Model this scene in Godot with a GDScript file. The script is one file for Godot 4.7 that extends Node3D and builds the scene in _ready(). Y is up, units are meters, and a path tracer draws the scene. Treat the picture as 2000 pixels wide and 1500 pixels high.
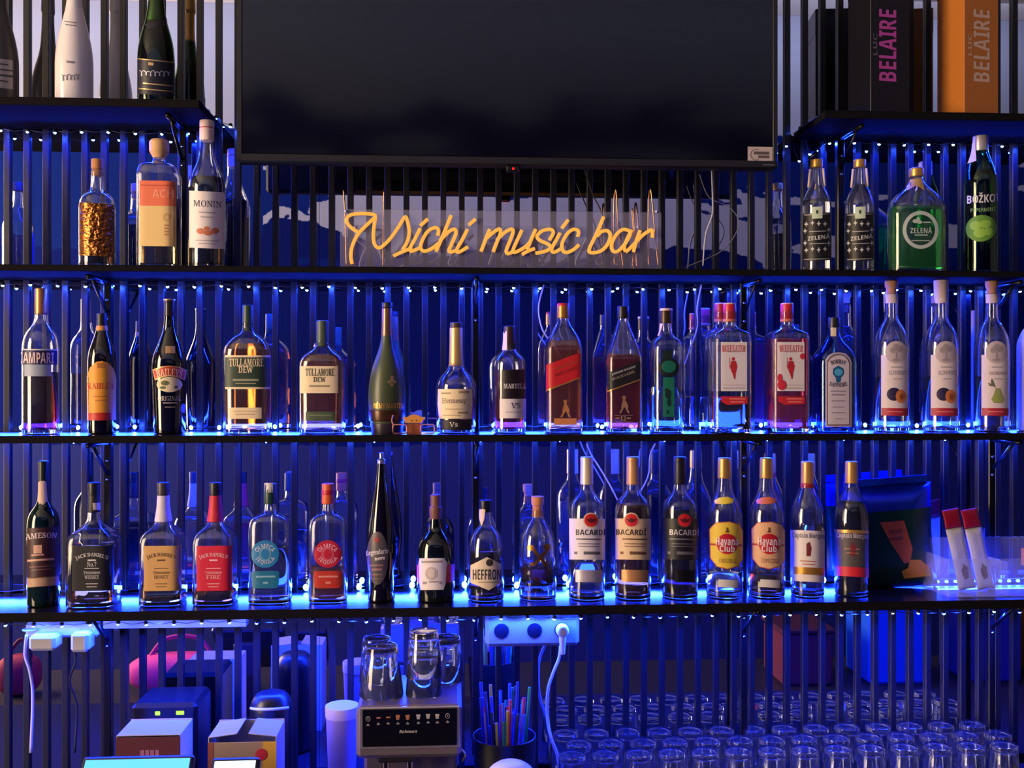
extends Node3D
# A music bar's back wall: black slats over a mirror, four shelves of bottles lit by blue LED strings,
# a switched-off television, a neon sign, and the room that the mirror shows behind the camera.

const F := 1942.0                       # focal length in pixels of the 2000 x 1500 frame
const EYE := Vector3(0, 1.6, 2.2)
const YAW := 0.0593                     # the camera looks 3.4 degrees to the right of the wall's normal
const SF := 0.20                        # front of the shelves
const SB := 0.012                       # back of the shelves, against the slats

var mats := {}
var used := {}
var fonts := {}
var Y: Array[float] = [0.0, 0.0, 0.0, 0.0, 0.0]      # tops of shelves 1..4

# ------------------------------------------------------------------ camera geometry
func ray(px: float, py: float, z: float) -> Vector3:
	var f := Vector3(sin(YAW), 0, -cos(YAW))
	var r := Vector3(cos(YAW), 0, sin(YAW))
	var d := f + r * ((px - 1000.0) / F) + Vector3.UP * ((750.0 - py) / F)
	return EYE + d * ((EYE.z - z) / -d.z)

# ------------------------------------------------------------------ materials
func mat(c: Color, rough := 0.6, metal := 0.0, coat := 0.0) -> StandardMaterial3D:
	var key := "%s|%s|%s|%s" % [c, rough, metal, coat]
	if not mats.has(key):
		var m := StandardMaterial3D.new()
		m.albedo_color = c
		m.roughness = rough
		m.metallic = metal
		if coat > 0.0:
			m.clearcoat_enabled = true
			m.clearcoat = coat
			m.clearcoat_roughness = 0.05
		mats[key] = m
	return mats[key]

func rgb(r: int, g: int, b: int) -> Color:
	return Color(r / 255.0, g / 255.0, b / 255.0)

func glass(c: Color, scale := 0.05, rough := 0.02, cloud := 0.0) -> StandardMaterial3D:
	var key := "g%s|%s|%s|%s" % [c, scale, rough, cloud]
	if not mats.has(key):
		var m := StandardMaterial3D.new()
		m.albedo_color = Color(c.r, c.g, c.b, cloud)
		m.roughness = rough
		m.refraction_enabled = true
		m.refraction_scale = scale
		mats[key] = m
	return mats[key]

func pane(c: Color, alpha: float) -> StandardMaterial3D:
	var key := "p%s|%s" % [c, alpha]
	if not mats.has(key):
		var m := StandardMaterial3D.new()
		m.albedo_color = Color(c.r, c.g, c.b, alpha)
		m.roughness = 0.03
		m.transparency = BaseMaterial3D.TRANSPARENCY_ALPHA
		m.cull_mode = BaseMaterial3D.CULL_DISABLED
		mats[key] = m
	return mats[key]

func glow(c: Color, energy: float) -> StandardMaterial3D:
	var key := "e%s|%s" % [c, energy]
	if not mats.has(key):
		var m := StandardMaterial3D.new()
		m.albedo_color = c * 0.5
		m.emission_enabled = true
		m.emission = c
		m.emission_energy_multiplier = energy
		mats[key] = m
	return mats[key]

# ------------------------------------------------------------------ nodes
func numbered(n: String) -> String:
	if not used.has(n):
		used[n] = 0
		return n
	used[n] += 1
	return "%s_%03d" % [n, used[n]]

func tag(o: Node3D, label: String, category: String, group := "") -> Node3D:
	o.set_meta("label", label)
	o.set_meta("category", category)
	if group != "":
		o.set_meta("group", group)
	return o

func thing(called: String, label: String, category: String, at := Vector3.ZERO, group := "") -> Node3D:
	var o := Node3D.new()
	o.name = numbered(called)
	add_child(o)
	o.position = at
	return tag(o, label, category, group)

func part(called: String, mesh: Mesh, m: Material, parent: Node3D, at := Vector3.ZERO) -> MeshInstance3D:
	var o := MeshInstance3D.new()
	o.name = called
	o.mesh = mesh
	o.set_surface_override_material(0, m)
	parent.add_child(o, true)
	o.position = at
	return o

func single(called: String, mesh: Mesh, m: Material, at: Vector3, label: String, category: String, group := "") -> MeshInstance3D:
	var o := part(numbered(called), mesh, m, self, at)
	tag(o, label, category, group)
	return o

func struct(called: String, mesh: Mesh, m: Material, at: Vector3, label := "") -> MeshInstance3D:
	var o := part(called, mesh, m, self, at)
	o.set_meta("kind", "structure")
	o.set_meta("label", label)
	o.set_meta("category", called.split("_")[0])
	return o

# ------------------------------------------------------------------ meshes
func quad(st: SurfaceTool, a: Vector3, b: Vector3, c: Vector3, d: Vector3) -> void:
	for p in [a, b, c, a, c, d]:
		st.add_vertex(p)

# a box with chamfered edges; at is its centre
func add_box(st: SurfaceTool, s: Vector3, c := 0.0015, at := Vector3.ZERO) -> void:
	var h := s / 2.0
	c = minf(c, minf(h.x, minf(h.y, h.z)) * 0.9)
	var faces := [[0, 1, 2], [1, 2, 0], [2, 0, 1]]
	st.set_smooth_group(-1)
	var pt := func(k: int, sx: float, sy: float, sz: float) -> Vector3:
		var v := Vector3(h.x - c, h.y - c, h.z - c)
		v[k] = h[k]
		return Vector3(v.x * sx, v.y * sy, v.z * sz) + at
	for k in 3:
		var u: int = faces[k][1]
		var w: int = faces[k][2]
		for s1 in [-1.0, 1.0]:
			var q := []
			for uv in [[-1.0, -1.0], [1.0, -1.0], [1.0, 1.0], [-1.0, 1.0]]:
				var sg := [0.0, 0.0, 0.0]
				sg[k] = s1
				sg[u] = uv[0]
				sg[w] = uv[1]
				q.append(pt.call(k, sg[0], sg[1], sg[2]))
			if s1 > 0.0:
				quad(st, q[3], q[2], q[1], q[0])
			else:
				quad(st, q[0], q[1], q[2], q[3])
	for k in 3:                                     # edges run along axis k
		var u: int = faces[k][1]
		var w: int = faces[k][2]
		for su in [-1.0, 1.0]:
			for sw in [-1.0, 1.0]:
				var q := []
				for e in [[u, -1.0], [u, 1.0], [w, 1.0], [w, -1.0]]:
					var sg := [0.0, 0.0, 0.0]
					sg[k] = e[1]
					sg[u] = su
					sg[w] = sw
					q.append(pt.call(e[0], sg[0], sg[1], sg[2]))
				if su * sw > 0.0:
					quad(st, q[3], q[2], q[1], q[0])
				else:
					quad(st, q[0], q[1], q[2], q[3])
	for sx in [-1.0, 1.0]:
		for sy in [-1.0, 1.0]:
			for sz in [-1.0, 1.0]:
				var q := [pt.call(0, sx, sy, sz), pt.call(1, sx, sy, sz), pt.call(2, sx, sy, sz)]
				if sx * sy * sz > 0.0:
					q.reverse()
				for p in q:
					st.add_vertex(p)

func begin() -> SurfaceTool:
	var st := SurfaceTool.new()
	st.begin(Mesh.PRIMITIVE_TRIANGLES)
	return st

func done(st: SurfaceTool) -> ArrayMesh:
	st.generate_normals()
	return st.commit()

func box(s: Vector3, c := 0.0015) -> ArrayMesh:
	var st := begin()
	add_box(st, s, c)
	return done(st)

# a box between two corners, as mesh in world axes
func add_span(st: SurfaceTool, a: Vector3, b: Vector3, c := 0.0015) -> void:
	add_box(st, (b - a).abs(), c, (a + b) / 2.0)

func span(a: Vector3, b: Vector3, c := 0.0015) -> ArrayMesh:
	var st := begin()
	add_span(st, a, b, c)
	return done(st)

# a tube along points
func add_tube(st: SurfaceTool, pts: PackedVector3Array, r: float, sides := 8) -> void:
	st.set_smooth_group(0)
	var rings := []
	var side := Vector3.ZERO
	for i in pts.size():
		var t := (pts[mini(i + 1, pts.size() - 1)] - pts[maxi(i - 1, 0)]).normalized()
		if side == Vector3.ZERO:
			side = t.cross(Vector3(0.13, 0.2, 0.97)).normalized()
		side = (side - t * side.dot(t)).normalized()
		var up := t.cross(side)
		var ring := PackedVector3Array()
		for k in sides:
			var a := TAU * k / sides
			ring.append(pts[i] + (side * cos(a) + up * sin(a)) * r)
		rings.append(ring)
	for i in rings.size() - 1:
		for k in sides:
			var j := (k + 1) % sides
			quad(st, rings[i][k], rings[i + 1][k], rings[i + 1][j], rings[i][j])
	for k in range(1, sides - 1):
		for p in [rings[0][0], rings[0][k], rings[0][k + 1], rings[-1][0], rings[-1][k + 1], rings[-1][k]]:
			st.add_vertex(p)

func tube(pts: PackedVector3Array, r: float, sides := 8) -> ArrayMesh:
	var st := begin()
	add_tube(st, pts, r, sides)
	return done(st)

func smooth(pts: Array, steps := 6) -> PackedVector3Array:
	var out := PackedVector3Array()
	for i in pts.size() - 1:
		var a: Vector3 = pts[maxi(i - 1, 0)]
		var b: Vector3 = pts[i]
		var c: Vector3 = pts[i + 1]
		var d: Vector3 = pts[mini(i + 2, pts.size() - 1)]
		for k in steps:
			out.append(b.cubic_interpolate(c, a, d, float(k) / steps))
	out.append(pts[-1])
	return out

# rounds the corners of a profile of [radius, height]
func fillet(p: Array, cut: float) -> Array:
	var out := [p[0]]
	for i in range(1, p.size() - 1):
		var a: Vector2 = p[i - 1]
		var b: Vector2 = p[i]
		var c: Vector2 = p[i + 1]
		var ca := minf(cut, a.distance_to(b) * 0.48)
		var cc := minf(cut, b.distance_to(c) * 0.48)
		var s := b + (a - b).normalized() * ca
		var e := b + (c - b).normalized() * cc
		for k in 5:
			var t := k / 4.0
			out.append(s.lerp(b, t).lerp(b.lerp(e, t), t))
	out.append(p[-1])
	return out

# rings of [radius, height, squareness 0..1] round the y axis; n and dr make the body square or flat
func lathe(rings: Array, n := 2.0, dr := 1.0, seg := 40) -> ArrayMesh:
	var st := begin()
	st.set_smooth_group(0)
	for r in rings:
		var e: float = 2.0 / lerpf(2.0, n, r[2])
		var d: float = lerpf(1.0, dr, r[2])
		for k in seg:
			var a := TAU * (k + 0.5) / seg
			var c := cos(a)
			var s := sin(a)
			st.add_vertex(Vector3(r[0] * signf(c) * pow(absf(c), e), r[1], r[0] * d * signf(s) * pow(absf(s), e)))
	for i in rings.size() - 1:
		for k in seg:
			var j := (k + 1) % seg
			var a := i * seg + k
			var b := i * seg + j
			if rings[i][0] > 1e-6:
				for v in [a, b, b + seg]:
					st.add_index(v)
			if rings[i + 1][0] > 1e-6:
				for v in [a, b + seg, a + seg]:
					st.add_index(v)
	st.generate_normals()
	return st.commit()

func turned(p: Array, cut := 0.002, seg := 24) -> ArrayMesh:   # [[radius, height], ...] in metres, closed at both ends
	var v := [Vector2(0, p[0][1])]
	for q in p:
		v.append(Vector2(q[0], q[1]))
	v.append(Vector2(0, p[-1][1]))
	var rings := []
	for q in fillet(v, cut):
		rings.append([q.x, q.y, 0.0])
	return lathe(rings, 2.0, 1.0, seg)

func ball(r: float, stretch := 1.0, seg := 10) -> ArrayMesh:
	var rings := []
	for k in 8:
		var a := -PI / 2 + PI * k / 7.0
		rings.append([maxf(0.0, cos(a)) * r if k > 0 and k < 7 else 0.0, sin(a) * r * stretch, 0.0])
	return lathe(rings, 2.0, 1.0, seg)

# ------------------------------------------------------------------ bottles
# o: x (pixel of the axis), row, z, prof [[half width px, y px] from the base up], n, dr, cut
func bottle(called: String, label: String, category: String, x: float, row: int, prof: Array, o := {}) -> Dictionary:
	var zc: float = o.get("z", 0.125)
	var k := ray(x + 1, 750, zc).x - ray(x, 750, zc).x
	var b := {"x": x, "z": zc, "Y": Y[row], "n": o.get("n", 2.0), "dr": o.get("dr", 1.0)}
	# a round bottle may stand turned any way: its label looks at the camera; square ones stand straight on the shelf
	var at := Vector3(ray(x, 750, zc).x, b.Y, zc)
	var turn := atan2(EYE.x - at.x, EYE.z - zc) if b.n <= 2.0 else 0.0
	k *= cos(turn)
	b.k = k
	b.side = at.x if b.n > 2.0 else 0.0
	b.far = (EYE.z - zc) / cos(turn)
	var top := prof.size() - 1
	var p := [Vector2(0, 0), Vector2(prof[0][0] * k * 0.985, 0)]
	for i in prof.size():
		if i == 0:
			continue
		p.append(Vector2(prof[i][0] * k, loc_y(b, prof[i][1])))
	p.insert(2, Vector2(prof[0][0] * k, minf(0.006, p[2].y * 0.5)))
	p.append(Vector2(0, p[-1].y))
	var fl := fillet(p, o.get("cut", 9.0) * 0.001)
	var rmin := 1.0
	var rmax := 0.0
	for q in p:
		if q.x > 0.0:
			rmin = minf(rmin, q.x)
			rmax = maxf(rmax, q.x)
	b.rmin = prof[top][0] * k
	b.rmax = rmax
	b.pr = fl
	b.node = thing(called, label, category, at, o.get("group", ""))
	b.node.rotation.y = turn
	var rings := []
	for q in fl:
		rings.append([q.x, q.y, square(b, q.x, q.y)])
	var m: Material = o.get("mat", glass(Color(0.97, 0.985, 1.0), 0.05, 0.02, 0.008))
	if o.get("hollow", true) and not o.has("mat") or o.get("hollow", false):
		var w: float = o.get("wall", 0.0028)
		var inner := []
		var floor_y: float = o.get("foot", 0.009)
		for q in fl:
			if q.y > floor_y and q.x - w > 0.001 and q.y < p[-1].y - 0.002:
				inner.append([q.x - w, q.y, square(b, q.x, q.y)])
		inner.insert(0, [inner[0][0], floor_y, inner[0][2]])
		inner.insert(0, [inner[0][0] * 0.6, floor_y, inner[0][2]])
		inner.insert(0, [0.0, floor_y + 0.002, inner[0][2]])
		inner.append([0.0, inner[-1][1], 0.0])
		b.inner = inner
		var st := SurfaceTool.new()
		st.begin(Mesh.PRIMITIVE_TRIANGLES)
		st.append_from(lathe(rings, b.n, b.dr), 0, Transform3D())
		var back := inner.duplicate()
		back.reverse()
		st.append_from(lathe(back, b.n, b.dr), 0, Transform3D())
		b.body = part("body", st.commit(), m, b.node)
	else:
		b.inner = rings
		b.body = part("body", lathe(rings, b.n, b.dr), m, b.node)
	return b

func loc_y(b: Dictionary, py: float) -> float:
	return ray(b.x, py, b.z).y - b.Y

func square(b: Dictionary, r: float, y: float) -> float:
	if y < 0.03 and b.rmax > 0.0 and r < b.rmax * 0.98:
		return 1.0
	return smoothstep(0.0, 1.0, clampf((r - b.rmin * 1.15) / maxf(b.rmax * 0.93 - b.rmin * 1.15, 1e-5), 0.0, 1.0))

func liquid(b: Dictionary, level_px: float, c: Color, cloud := 0.0) -> void:
	var level := loc_y(b, level_px)
	var rings := []
	for q in b.inner:
		if q[1] < level:
			rings.append([maxf(0.0, q[0] - 0.0004), q[1] + (0.0003 if rings.size() < 3 else 0.0), q[2]])
		else:
			break
	if rings[-1][0] <= 0.0:
		rings.pop_back()
	rings.append([rings[-1][0], level, rings[-1][2]])
	rings.append([0.0, level, rings[-1][2]])
	part("liquid", lathe(rings, b.n, b.dr), glass(c, 0.035, 0.02, cloud), b.node)

# a turned piece on the bottle's axis: [[half width px, y px], ...] from below up
func turn_px(b: Dictionary, called: String, prof: Array, m: Material, cut := 0.002, parent: Node3D = null) -> MeshInstance3D:
	var v := []
	for q in prof:
		v.append([q[0] * b.k, loc_y(b, q[1])])
	return part(called, turned(v, cut), m, parent if parent else b.node)

func cap(b: Dictionary, prof: Array, m: Material, called := "cap") -> MeshInstance3D:
	return turn_px(b, called, prof, m)

func radius(b: Dictionary, y: float) -> float:             # outer radius at a height, from a table in millimetre steps
	if not b.has("table"):
		var t := PackedFloat32Array()
		var i := 1
		for mm in int(b.pr[-1].y * 1000.0):
			var yy := mm * 0.001
			while i < b.pr.size() - 1 and (b.pr[i].y < yy or b.pr[i].y <= b.pr[i - 1].y):
				i += 1
			var p: Vector2 = b.pr[i - 1]
			var q: Vector2 = b.pr[i]
			t.append(maxf(lerpf(p.x, q.x, clampf((yy - p.y) / maxf(q.y - p.y, 1e-6), 0, 1)), b.rmin * 0.9))
		b.table = t
	var f := clampf(y * 1000.0, 0.0, b.table.size() - 1.001)
	return lerpf(b.table[int(f)], b.table[int(f) + 1], f - int(f))

func surf(b: Dictionary, x: float, y: float) -> float:     # z of the front surface
	var r := radius(b, y)
	var f := square(b, r, y)
	var n := lerpf(2.0, b.n, f)
	return lerpf(1.0, b.dr, f) * r * pow(maxf(1.0 - pow(minf(absf(x) / r, 0.998), n), 1e-5), 1.0 / n)

# where the surface lies that a pixel shows; plane is the pixel's place on the bottle's middle plane
func seen_at(b: Dictionary, plane: Vector2) -> Vector2:
	var d: float = b.far
	var p := plane
	var bx: float = b.side
	for i in 3:
		var z := surf(b, p.x, p.y)
		p = Vector2(plane.x - (bx + plane.x) * z / d, plane.y - (b.Y + plane.y - EYE.y) * z / d)
	var r := radius(b, p.y) * 0.995
	return Vector2(clampf(p.x, -r, r), p.y)

func on_front(b: Dictionary, plane: Vector2, lift: float) -> Vector3:
	var p := seen_at(b, plane)
	var nx := -(surf(b, p.x + 0.0006, p.y) - surf(b, p.x - 0.0006, p.y)) / 0.0012
	var nn := Vector3(clampf(nx, -4.0, 4.0), 0, 1).normalized()
	return Vector3(p.x, p.y, surf(b, p.x, p.y)) + nn * lift

# a sheet of paper (or print) laid on the front of the bottle; the outline is in picture pixels
func sheet(b: Dictionary, called: String, outline: Array, m: Material, lift := 0.0004, parent: Node3D = null) -> MeshInstance3D:
	var st := begin()
	lay(st, b, outline, lift)
	return part(called, done_sheet(st), m, parent if parent else b.node)

func done_sheet(st: SurfaceTool) -> ArrayMesh:
	st.index()
	st.generate_normals()
	return st.commit()

func lay(st: SurfaceTool, b: Dictionary, outline: Array, lift: float) -> void:
	st.set_smooth_group(0)
	var poly := PackedVector2Array()
	var lo := Vector2(1e9, 1e9)
	var hi := -lo
	for q in outline:
		var v := Vector2((q[0] - b.x) * b.k, loc_y(b, q[1])) * 1000.0
		poly.append(v)
		lo = lo.min(v)
		hi = hi.max(v)
	var nx := maxi(1, ceili((hi.x - lo.x) / 4.0))
	var ny := maxi(1, ceili((hi.y - lo.y) / 9.0))
	for i in nx:
		for j in ny:
			var a := lo + (hi - lo) * Vector2(float(i) / nx, float(j) / ny)
			var c := lo + (hi - lo) * Vector2((i + 1.0) / nx, (j + 1.0) / ny)
			for piece in Geometry2D.intersect_polygons(poly, PackedVector2Array([a, Vector2(c.x, a.y), c, Vector2(a.x, c.y)])):
				var tri := Geometry2D.triangulate_polygon(piece)
				for t in range(0, tri.size(), 3):
					var p := piece[tri[t]]
					var q := piece[tri[t + 1]]
					var r := piece[tri[t + 2]]
					var seq := [p, q, r] if (q - p).cross(r - p) < 0.0 else [p, r, q]
					for v in seq:
						st.add_vertex(on_front(b, v * 0.001, lift))

func rect(x0: float, y0: float, x1: float, y1: float) -> Array:
	return [[x0, y0], [x1, y0], [x1, y1], [x0, y1]]

func oval(cx: float, cy: float, rx: float, ry: float, count := 24) -> Array:
	var o := []
	for i in count:
		o.append([cx + rx * cos(TAU * i / count), cy + ry * sin(TAU * i / count)])
	return o

func font(kind: String) -> SystemFont:
	if not fonts.has(kind):
		var f := SystemFont.new()
		f.font_names = PackedStringArray(["Droid Serif" if "serif" in kind else "Droid Sans"])
		f.font_weight = 700 if "bold" in kind else 400
		fonts[kind] = f
	return fonts[kind]

# triangles of a word fitted into a box centred on the origin, in the units of w and h
func word(text: String, w: float, h: float, kind := "bold") -> PackedVector2Array:
	var t := TextMesh.new()
	t.font = font(kind)
	t.font_size = 48
	t.pixel_size = 1.0
	t.depth = 0.0
	t.curve_step = 4.0
	t.text = text
	var ar := t.get_mesh_arrays()
	var vs: PackedVector3Array = ar[Mesh.ARRAY_VERTEX]
	var ix := PackedInt32Array(range(vs.size()))
	if ar[Mesh.ARRAY_INDEX] != null and ar[Mesh.ARRAY_INDEX].size() > 0:
		ix = ar[Mesh.ARRAY_INDEX]
	var lo := Vector2(1e9, 1e9)
	var hi := -lo
	for v in vs:
		lo = lo.min(Vector2(v.x, v.y))
		hi = hi.max(Vector2(v.x, v.y))
	var out := PackedVector2Array()
	for i in ix:
		var q := (Vector2(vs[i].x, vs[i].y) - (lo + hi) / 2.0) / (hi - lo)
		out.append(Vector2(q.x * w, q.y * h))
	return out

# a word on the bottle's front: centre, width and height in pixels; tilt = rise per pixel; bend = radius in pixels of an arch (negative: a bowl)
func write(b: Dictionary, parent: Node3D, text: String, cx: float, cy: float, w: float, h: float, m: Material, kind := "bold", lift := 0.0008, tilt := 0.0, bend := 0.0) -> void:
	var st := begin()
	st.set_smooth_group(0)
	var tris := word(text, w, h, kind)
	for v in tris:
		var p := v
		if bend != 0.0:
			var a := v.x / absf(bend)
			var rr := absf(bend) + v.y * signf(bend)
			p = Vector2(sin(a) * rr, (cos(a) * rr - absf(bend)) * signf(bend))
		p.y += p.x * tilt
		st.add_vertex(on_front(b, Vector2((cx + p.x - b.x) * b.k, loc_y(b, cy - p.y)), lift))
	part("lettering", done_sheet(st), m, parent)

# rows of fine print: short bars [x0, x1, y, thickness]
func print_lines(b: Dictionary, parent: Node3D, lines: Array, m: Material, lift := 0.0008) -> void:
	var st := begin()
	for l in lines:
		lay(st, b, rect(l[0], l[2] - l[3] / 2.0, l[1], l[2] + l[3] / 2.0), lift)
	part("fine_print", done_sheet(st), m, parent).set_meta("kind", "stuff")

# ================================================================== the scene
func _ready() -> void:
	# ---- camera
	var cam := Camera3D.new()
	cam.name = "camera"
	add_child(cam)
	cam.position = EYE
	cam.rotation.y = -YAW
	cam.fov = rad_to_deg(2.0 * atan(750.0 / F))
	cam.near = 0.05
	cam.far = 60.0
	cam.current = true
	# ---- surroundings: a closed room, no sky
	var world := WorldEnvironment.new()
	world.name = "surroundings"
	var env := Environment.new()
	env.background_mode = Environment.BG_COLOR
	env.background_color = Color(0, 0, 0)
	env.tonemap_mode = Environment.TONE_MAPPER_LINEAR
	env.tonemap_exposure = 1.0
	env.sdfgi_enabled = true
	env.ssao_enabled = true
	env.ssil_enabled = true
	world.environment = env
	add_child(world)
	# ---- large lights: the tall warm window on the left, an added unseen lamp that brightens the mural
	area("window_light", Vector3(-3.27, 1.9, 2.05), Vector3(0, -PI / 2, 0), Vector2(1.4, 2.3), WARM, 17.5)
	area("added_mural_light", Vector3(0.3, 3.53, 2.72), Vector3(-0.75, PI, 0), Vector2(5.6, 0.06), Color(0.88, 0.91, 1.0), 1.3)

	for i in 4:
		Y[i + 1] = ray(885, [203.0, 522.0, 849.0, 1186.0][i], SF).y
	print("room"); room()
	print("wall"); back_wall()
	print("shelves"); shelves()
	print("tv"); television()
	print("sign"); neon_sign()
	print("leds"); led_strings()
	print("row 1"); row_1()
	print("row 2"); row_2()
	print("row 3"); row_3()
	print("row 4"); row_4()
	print("counter"); counter()

const WARM := Color(1.0, 0.875, 0.72)
const BLUE := Color(0.06, 0.16, 1.0)

func area(called: String, at: Vector3, turn: Vector3, size: Vector2, c: Color, energy: float) -> void:
	var l := AreaLight3D.new()
	l.name = called
	l.area_size = size
	l.light_color = c
	l.light_energy = energy
	l.area_range = 12.0
	l.area_attenuation = 2.0
	l.shadow_enabled = true
	add_child(l, true)
	l.position = at
	l.rotation = turn

func omni(called: String, at: Vector3, c: Color, energy: float, size := 0.01) -> void:
	var l := OmniLight3D.new()
	l.name = called
	l.light_color = c
	l.light_energy = energy
	l.light_size = size
	l.omni_range = 8.0
	l.omni_attenuation = 2.0
	l.shadow_enabled = true
	add_child(l, true)
	l.position = at

# ------------------------------------------------------------------ room behind the camera
const X0 := -3.3
const X1 := 3.8
const ZB := 3.1
const YC := 3.6

func mural() -> ImageTexture:
	var w := 1400
	var h := 700
	var im := Image.create(w, h, false, Image.FORMAT_RGB8)
	var n := FastNoiseLite.new()
	n.seed = 7
	n.frequency = 1.0
	n.fractal_octaves = 4
	var white := rgb(160, 164, 186)
	var blue := rgb(16, 34, 108)
	var deep := rgb(14, 24, 92)
	var grey := rgb(40, 46, 104)
	for j in h:
		var y := YC * (1.0 - (j + 0.5) / h)
		for i in w:
			var x := lerpf(X0, X1, (i + 0.5) / w)
			var a := n.get_noise_2d(x * 1.3, y * 3.0)
			var b := n.get_noise_2d(x * 1.1 + 31.0, y * 2.6 + 9.0)
			var yy := y + 0.22 * a
			var c := white
			if yy < 2.98:
				c = white if n.get_noise_2d(x * 0.9 + 5.0, y * 4.5) > 0.22 else blue
			if yy < 2.62 and x > -0.8 + 0.5 * b and x < 1.8:
				c = white
			var low := 2.30 + 0.25 * b + (0.10 if x < -0.4 else 0.0)
			if y < low:
				c = deep if b > -0.05 else blue
			elif y < low + 0.06 and x < -0.4:
				c = white
			if x < -1.0 and yy < 2.9:
				c = blue
			if y < low - 0.1:
				c = deep
			if y < 1.28 + 0.03 * a:
				c = grey
			im.set_pixel(i, j, c)
	return ImageTexture.create_from_image(im)

func room() -> void:
	var wall := mat(rgb(150, 150, 172), 0.9)
	var t := 0.12
	var fl := mat(rgb(58, 48, 48), 0.5)
	struct("floor", span(Vector3(X0 - t, -t, -0.2), Vector3(X1 + t, 0, ZB + t), 0.0), fl, Vector3.ZERO, "dark floor of the bar room")
	struct("ceiling", span(Vector3(X0 - t, YC, -0.2), Vector3(X1 + t, YC + t, ZB + t), 0.0), mat(rgb(206, 204, 210), 0.9), Vector3.ZERO, "pale ceiling of the bar room")
	struct("wall_right", span(Vector3(X1, 0, -0.2), Vector3(X1 + t, YC, ZB + t), 0.0), wall, Vector3.ZERO, "plain side wall of the bar room")
	# left wall round its window
	var st := begin()
	var wy0 := 0.75
	var wy1 := 3.05
	var wz0 := 1.35
	var wz1 := 2.75
	add_span(st, Vector3(X0 - t, 0, -0.2), Vector3(X0, YC, wz0), 0.0)
	add_span(st, Vector3(X0 - t, 0, wz1), Vector3(X0, YC, ZB + t), 0.0)
	add_span(st, Vector3(X0 - t, 0, wz0), Vector3(X0, wy0, wz1), 0.0)
	add_span(st, Vector3(X0 - t, wy1, wz0), Vector3(X0, YC, wz1), 0.0)
	struct("wall_left", done(st), wall, Vector3.ZERO, "side wall with the tall window")
	var win := Node3D.new()
	win.name = "window_1"
	add_child(win)
	win.set_meta("kind", "structure")
	win.set_meta("label", "tall warm lit window in the side wall")
	win.set_meta("category", "window")
	st = begin()
	for e in [[wy0, wy0 + 0.04, wz0, wz1], [wy1 - 0.04, wy1, wz0, wz1], [wy0, wy1, wz0, wz0 + 0.04], [wy0, wy1, wz1 - 0.04, wz1], [1.88, 1.92, wz0, wz1]]:
		add_span(st, Vector3(X0 - 0.1, e[0], e[2]), Vector3(X0 - 0.04, e[1], e[3]), 0.004)
	part("window_frame", done(st), mat(rgb(70, 60, 52), 0.5), win)
	part("window_pane", span(Vector3(X0 - 0.09, wy0, wz0), Vector3(X0 - 0.08, wy1, wz1), 0.0), glow(WARM, 4.0), win)
	# wall with the painted mural, seen only in the mirror
	var q := QuadMesh.new()
	q.size = Vector2(X1 - X0, YC)
	var m := StandardMaterial3D.new()
	m.albedo_texture = mural()
	m.roughness = 0.95
	m.metallic_specular = 0.1      # matt emulsion
	var back := struct("wall_back", span(Vector3(X0 - t, 0, ZB), Vector3(X1 + t, YC, ZB + t), 0.0), wall, Vector3.ZERO, "wall behind the guests, painted with a mural")
	var paint := part("mural_paint", q, m, back, Vector3((X0 + X1) / 2, YC / 2, ZB - 0.002))
	paint.rotation.y = PI
	m.uv1_scale = Vector3(-1, 1, 1)
	# unseen lamp added under the ceiling to brighten the mural
	var lamp := thing("added_mural_lamp", "long narrow lamp added out of view to brighten the mural", "lamp", Vector3(0.3, YC, 2.70))
	part("added_lamp_housing", span(Vector3(-2.85, -0.07, -0.05), Vector3(2.85, 0, -0.01), 0.004), mat(rgb(200, 200, 200), 0.5), lamp)
	part("added_lamp_tube", tube(PackedVector3Array([Vector3(-2.8, -0.045, 0.0), Vector3(2.8, -0.045, 0.0)]), 0.012, 8), glow(Color(0.88, 0.91, 1.0), 1.5), lamp)
	# what the lower part of the mirror shows: a dark service counter with a few things on it
	var ct := thing("service_counter", "low dark service counter facing the bottle shelves", "counter", Vector3(0.3, 0, 1.72))
	part("counter_body", span(Vector3(-3.0, 0, -0.2), Vector3(3.0, 0.40, 0.2), 0.004), mat(rgb(30, 28, 32), 0.6), ct)
	part("counter_top", span(Vector3(-3.05, 0.40, -0.24), Vector3(3.05, 0.44, 0.22), 0.006), mat(rgb(52, 48, 52), 0.35), ct)
	var bag := thing("pink_bag", "soft bright pink bag lying on the service counter", "bag", Vector3(-1.03, 0.44, 1.64))
	part("bag_body", pillow(0.40, 0.14, 0.16), mat(rgb(236, 60, 150), 0.8), bag, Vector3(0, 0.07, 0))
	part("bag_strap", tube(smooth([Vector3(-0.12, 0.12, 0.0), Vector3(-0.06, 0.19, 0.02), Vector3(0.06, 0.19, 0.02), Vector3(0.12, 0.12, 0.0)]), 0.008), mat(rgb(190, 30, 120), 0.7), bag)
	var bag2 := thing("crimson_bag", "small crimson cloth bag on the service counter", "bag", Vector3(-1.62, 0.44, 1.62))
	part("bag_body", pillow(0.16, 0.15, 0.12), mat(rgb(150, 30, 70), 0.8), bag2, Vector3(0, 0.075, 0))
	part("bag_strap", tube(smooth([Vector3(-0.05, 0.13, 0.0), Vector3(0, 0.2, 0.02), Vector3(0.05, 0.13, 0.0)]), 0.007), mat(rgb(110, 20, 50), 0.7), bag2)
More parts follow.
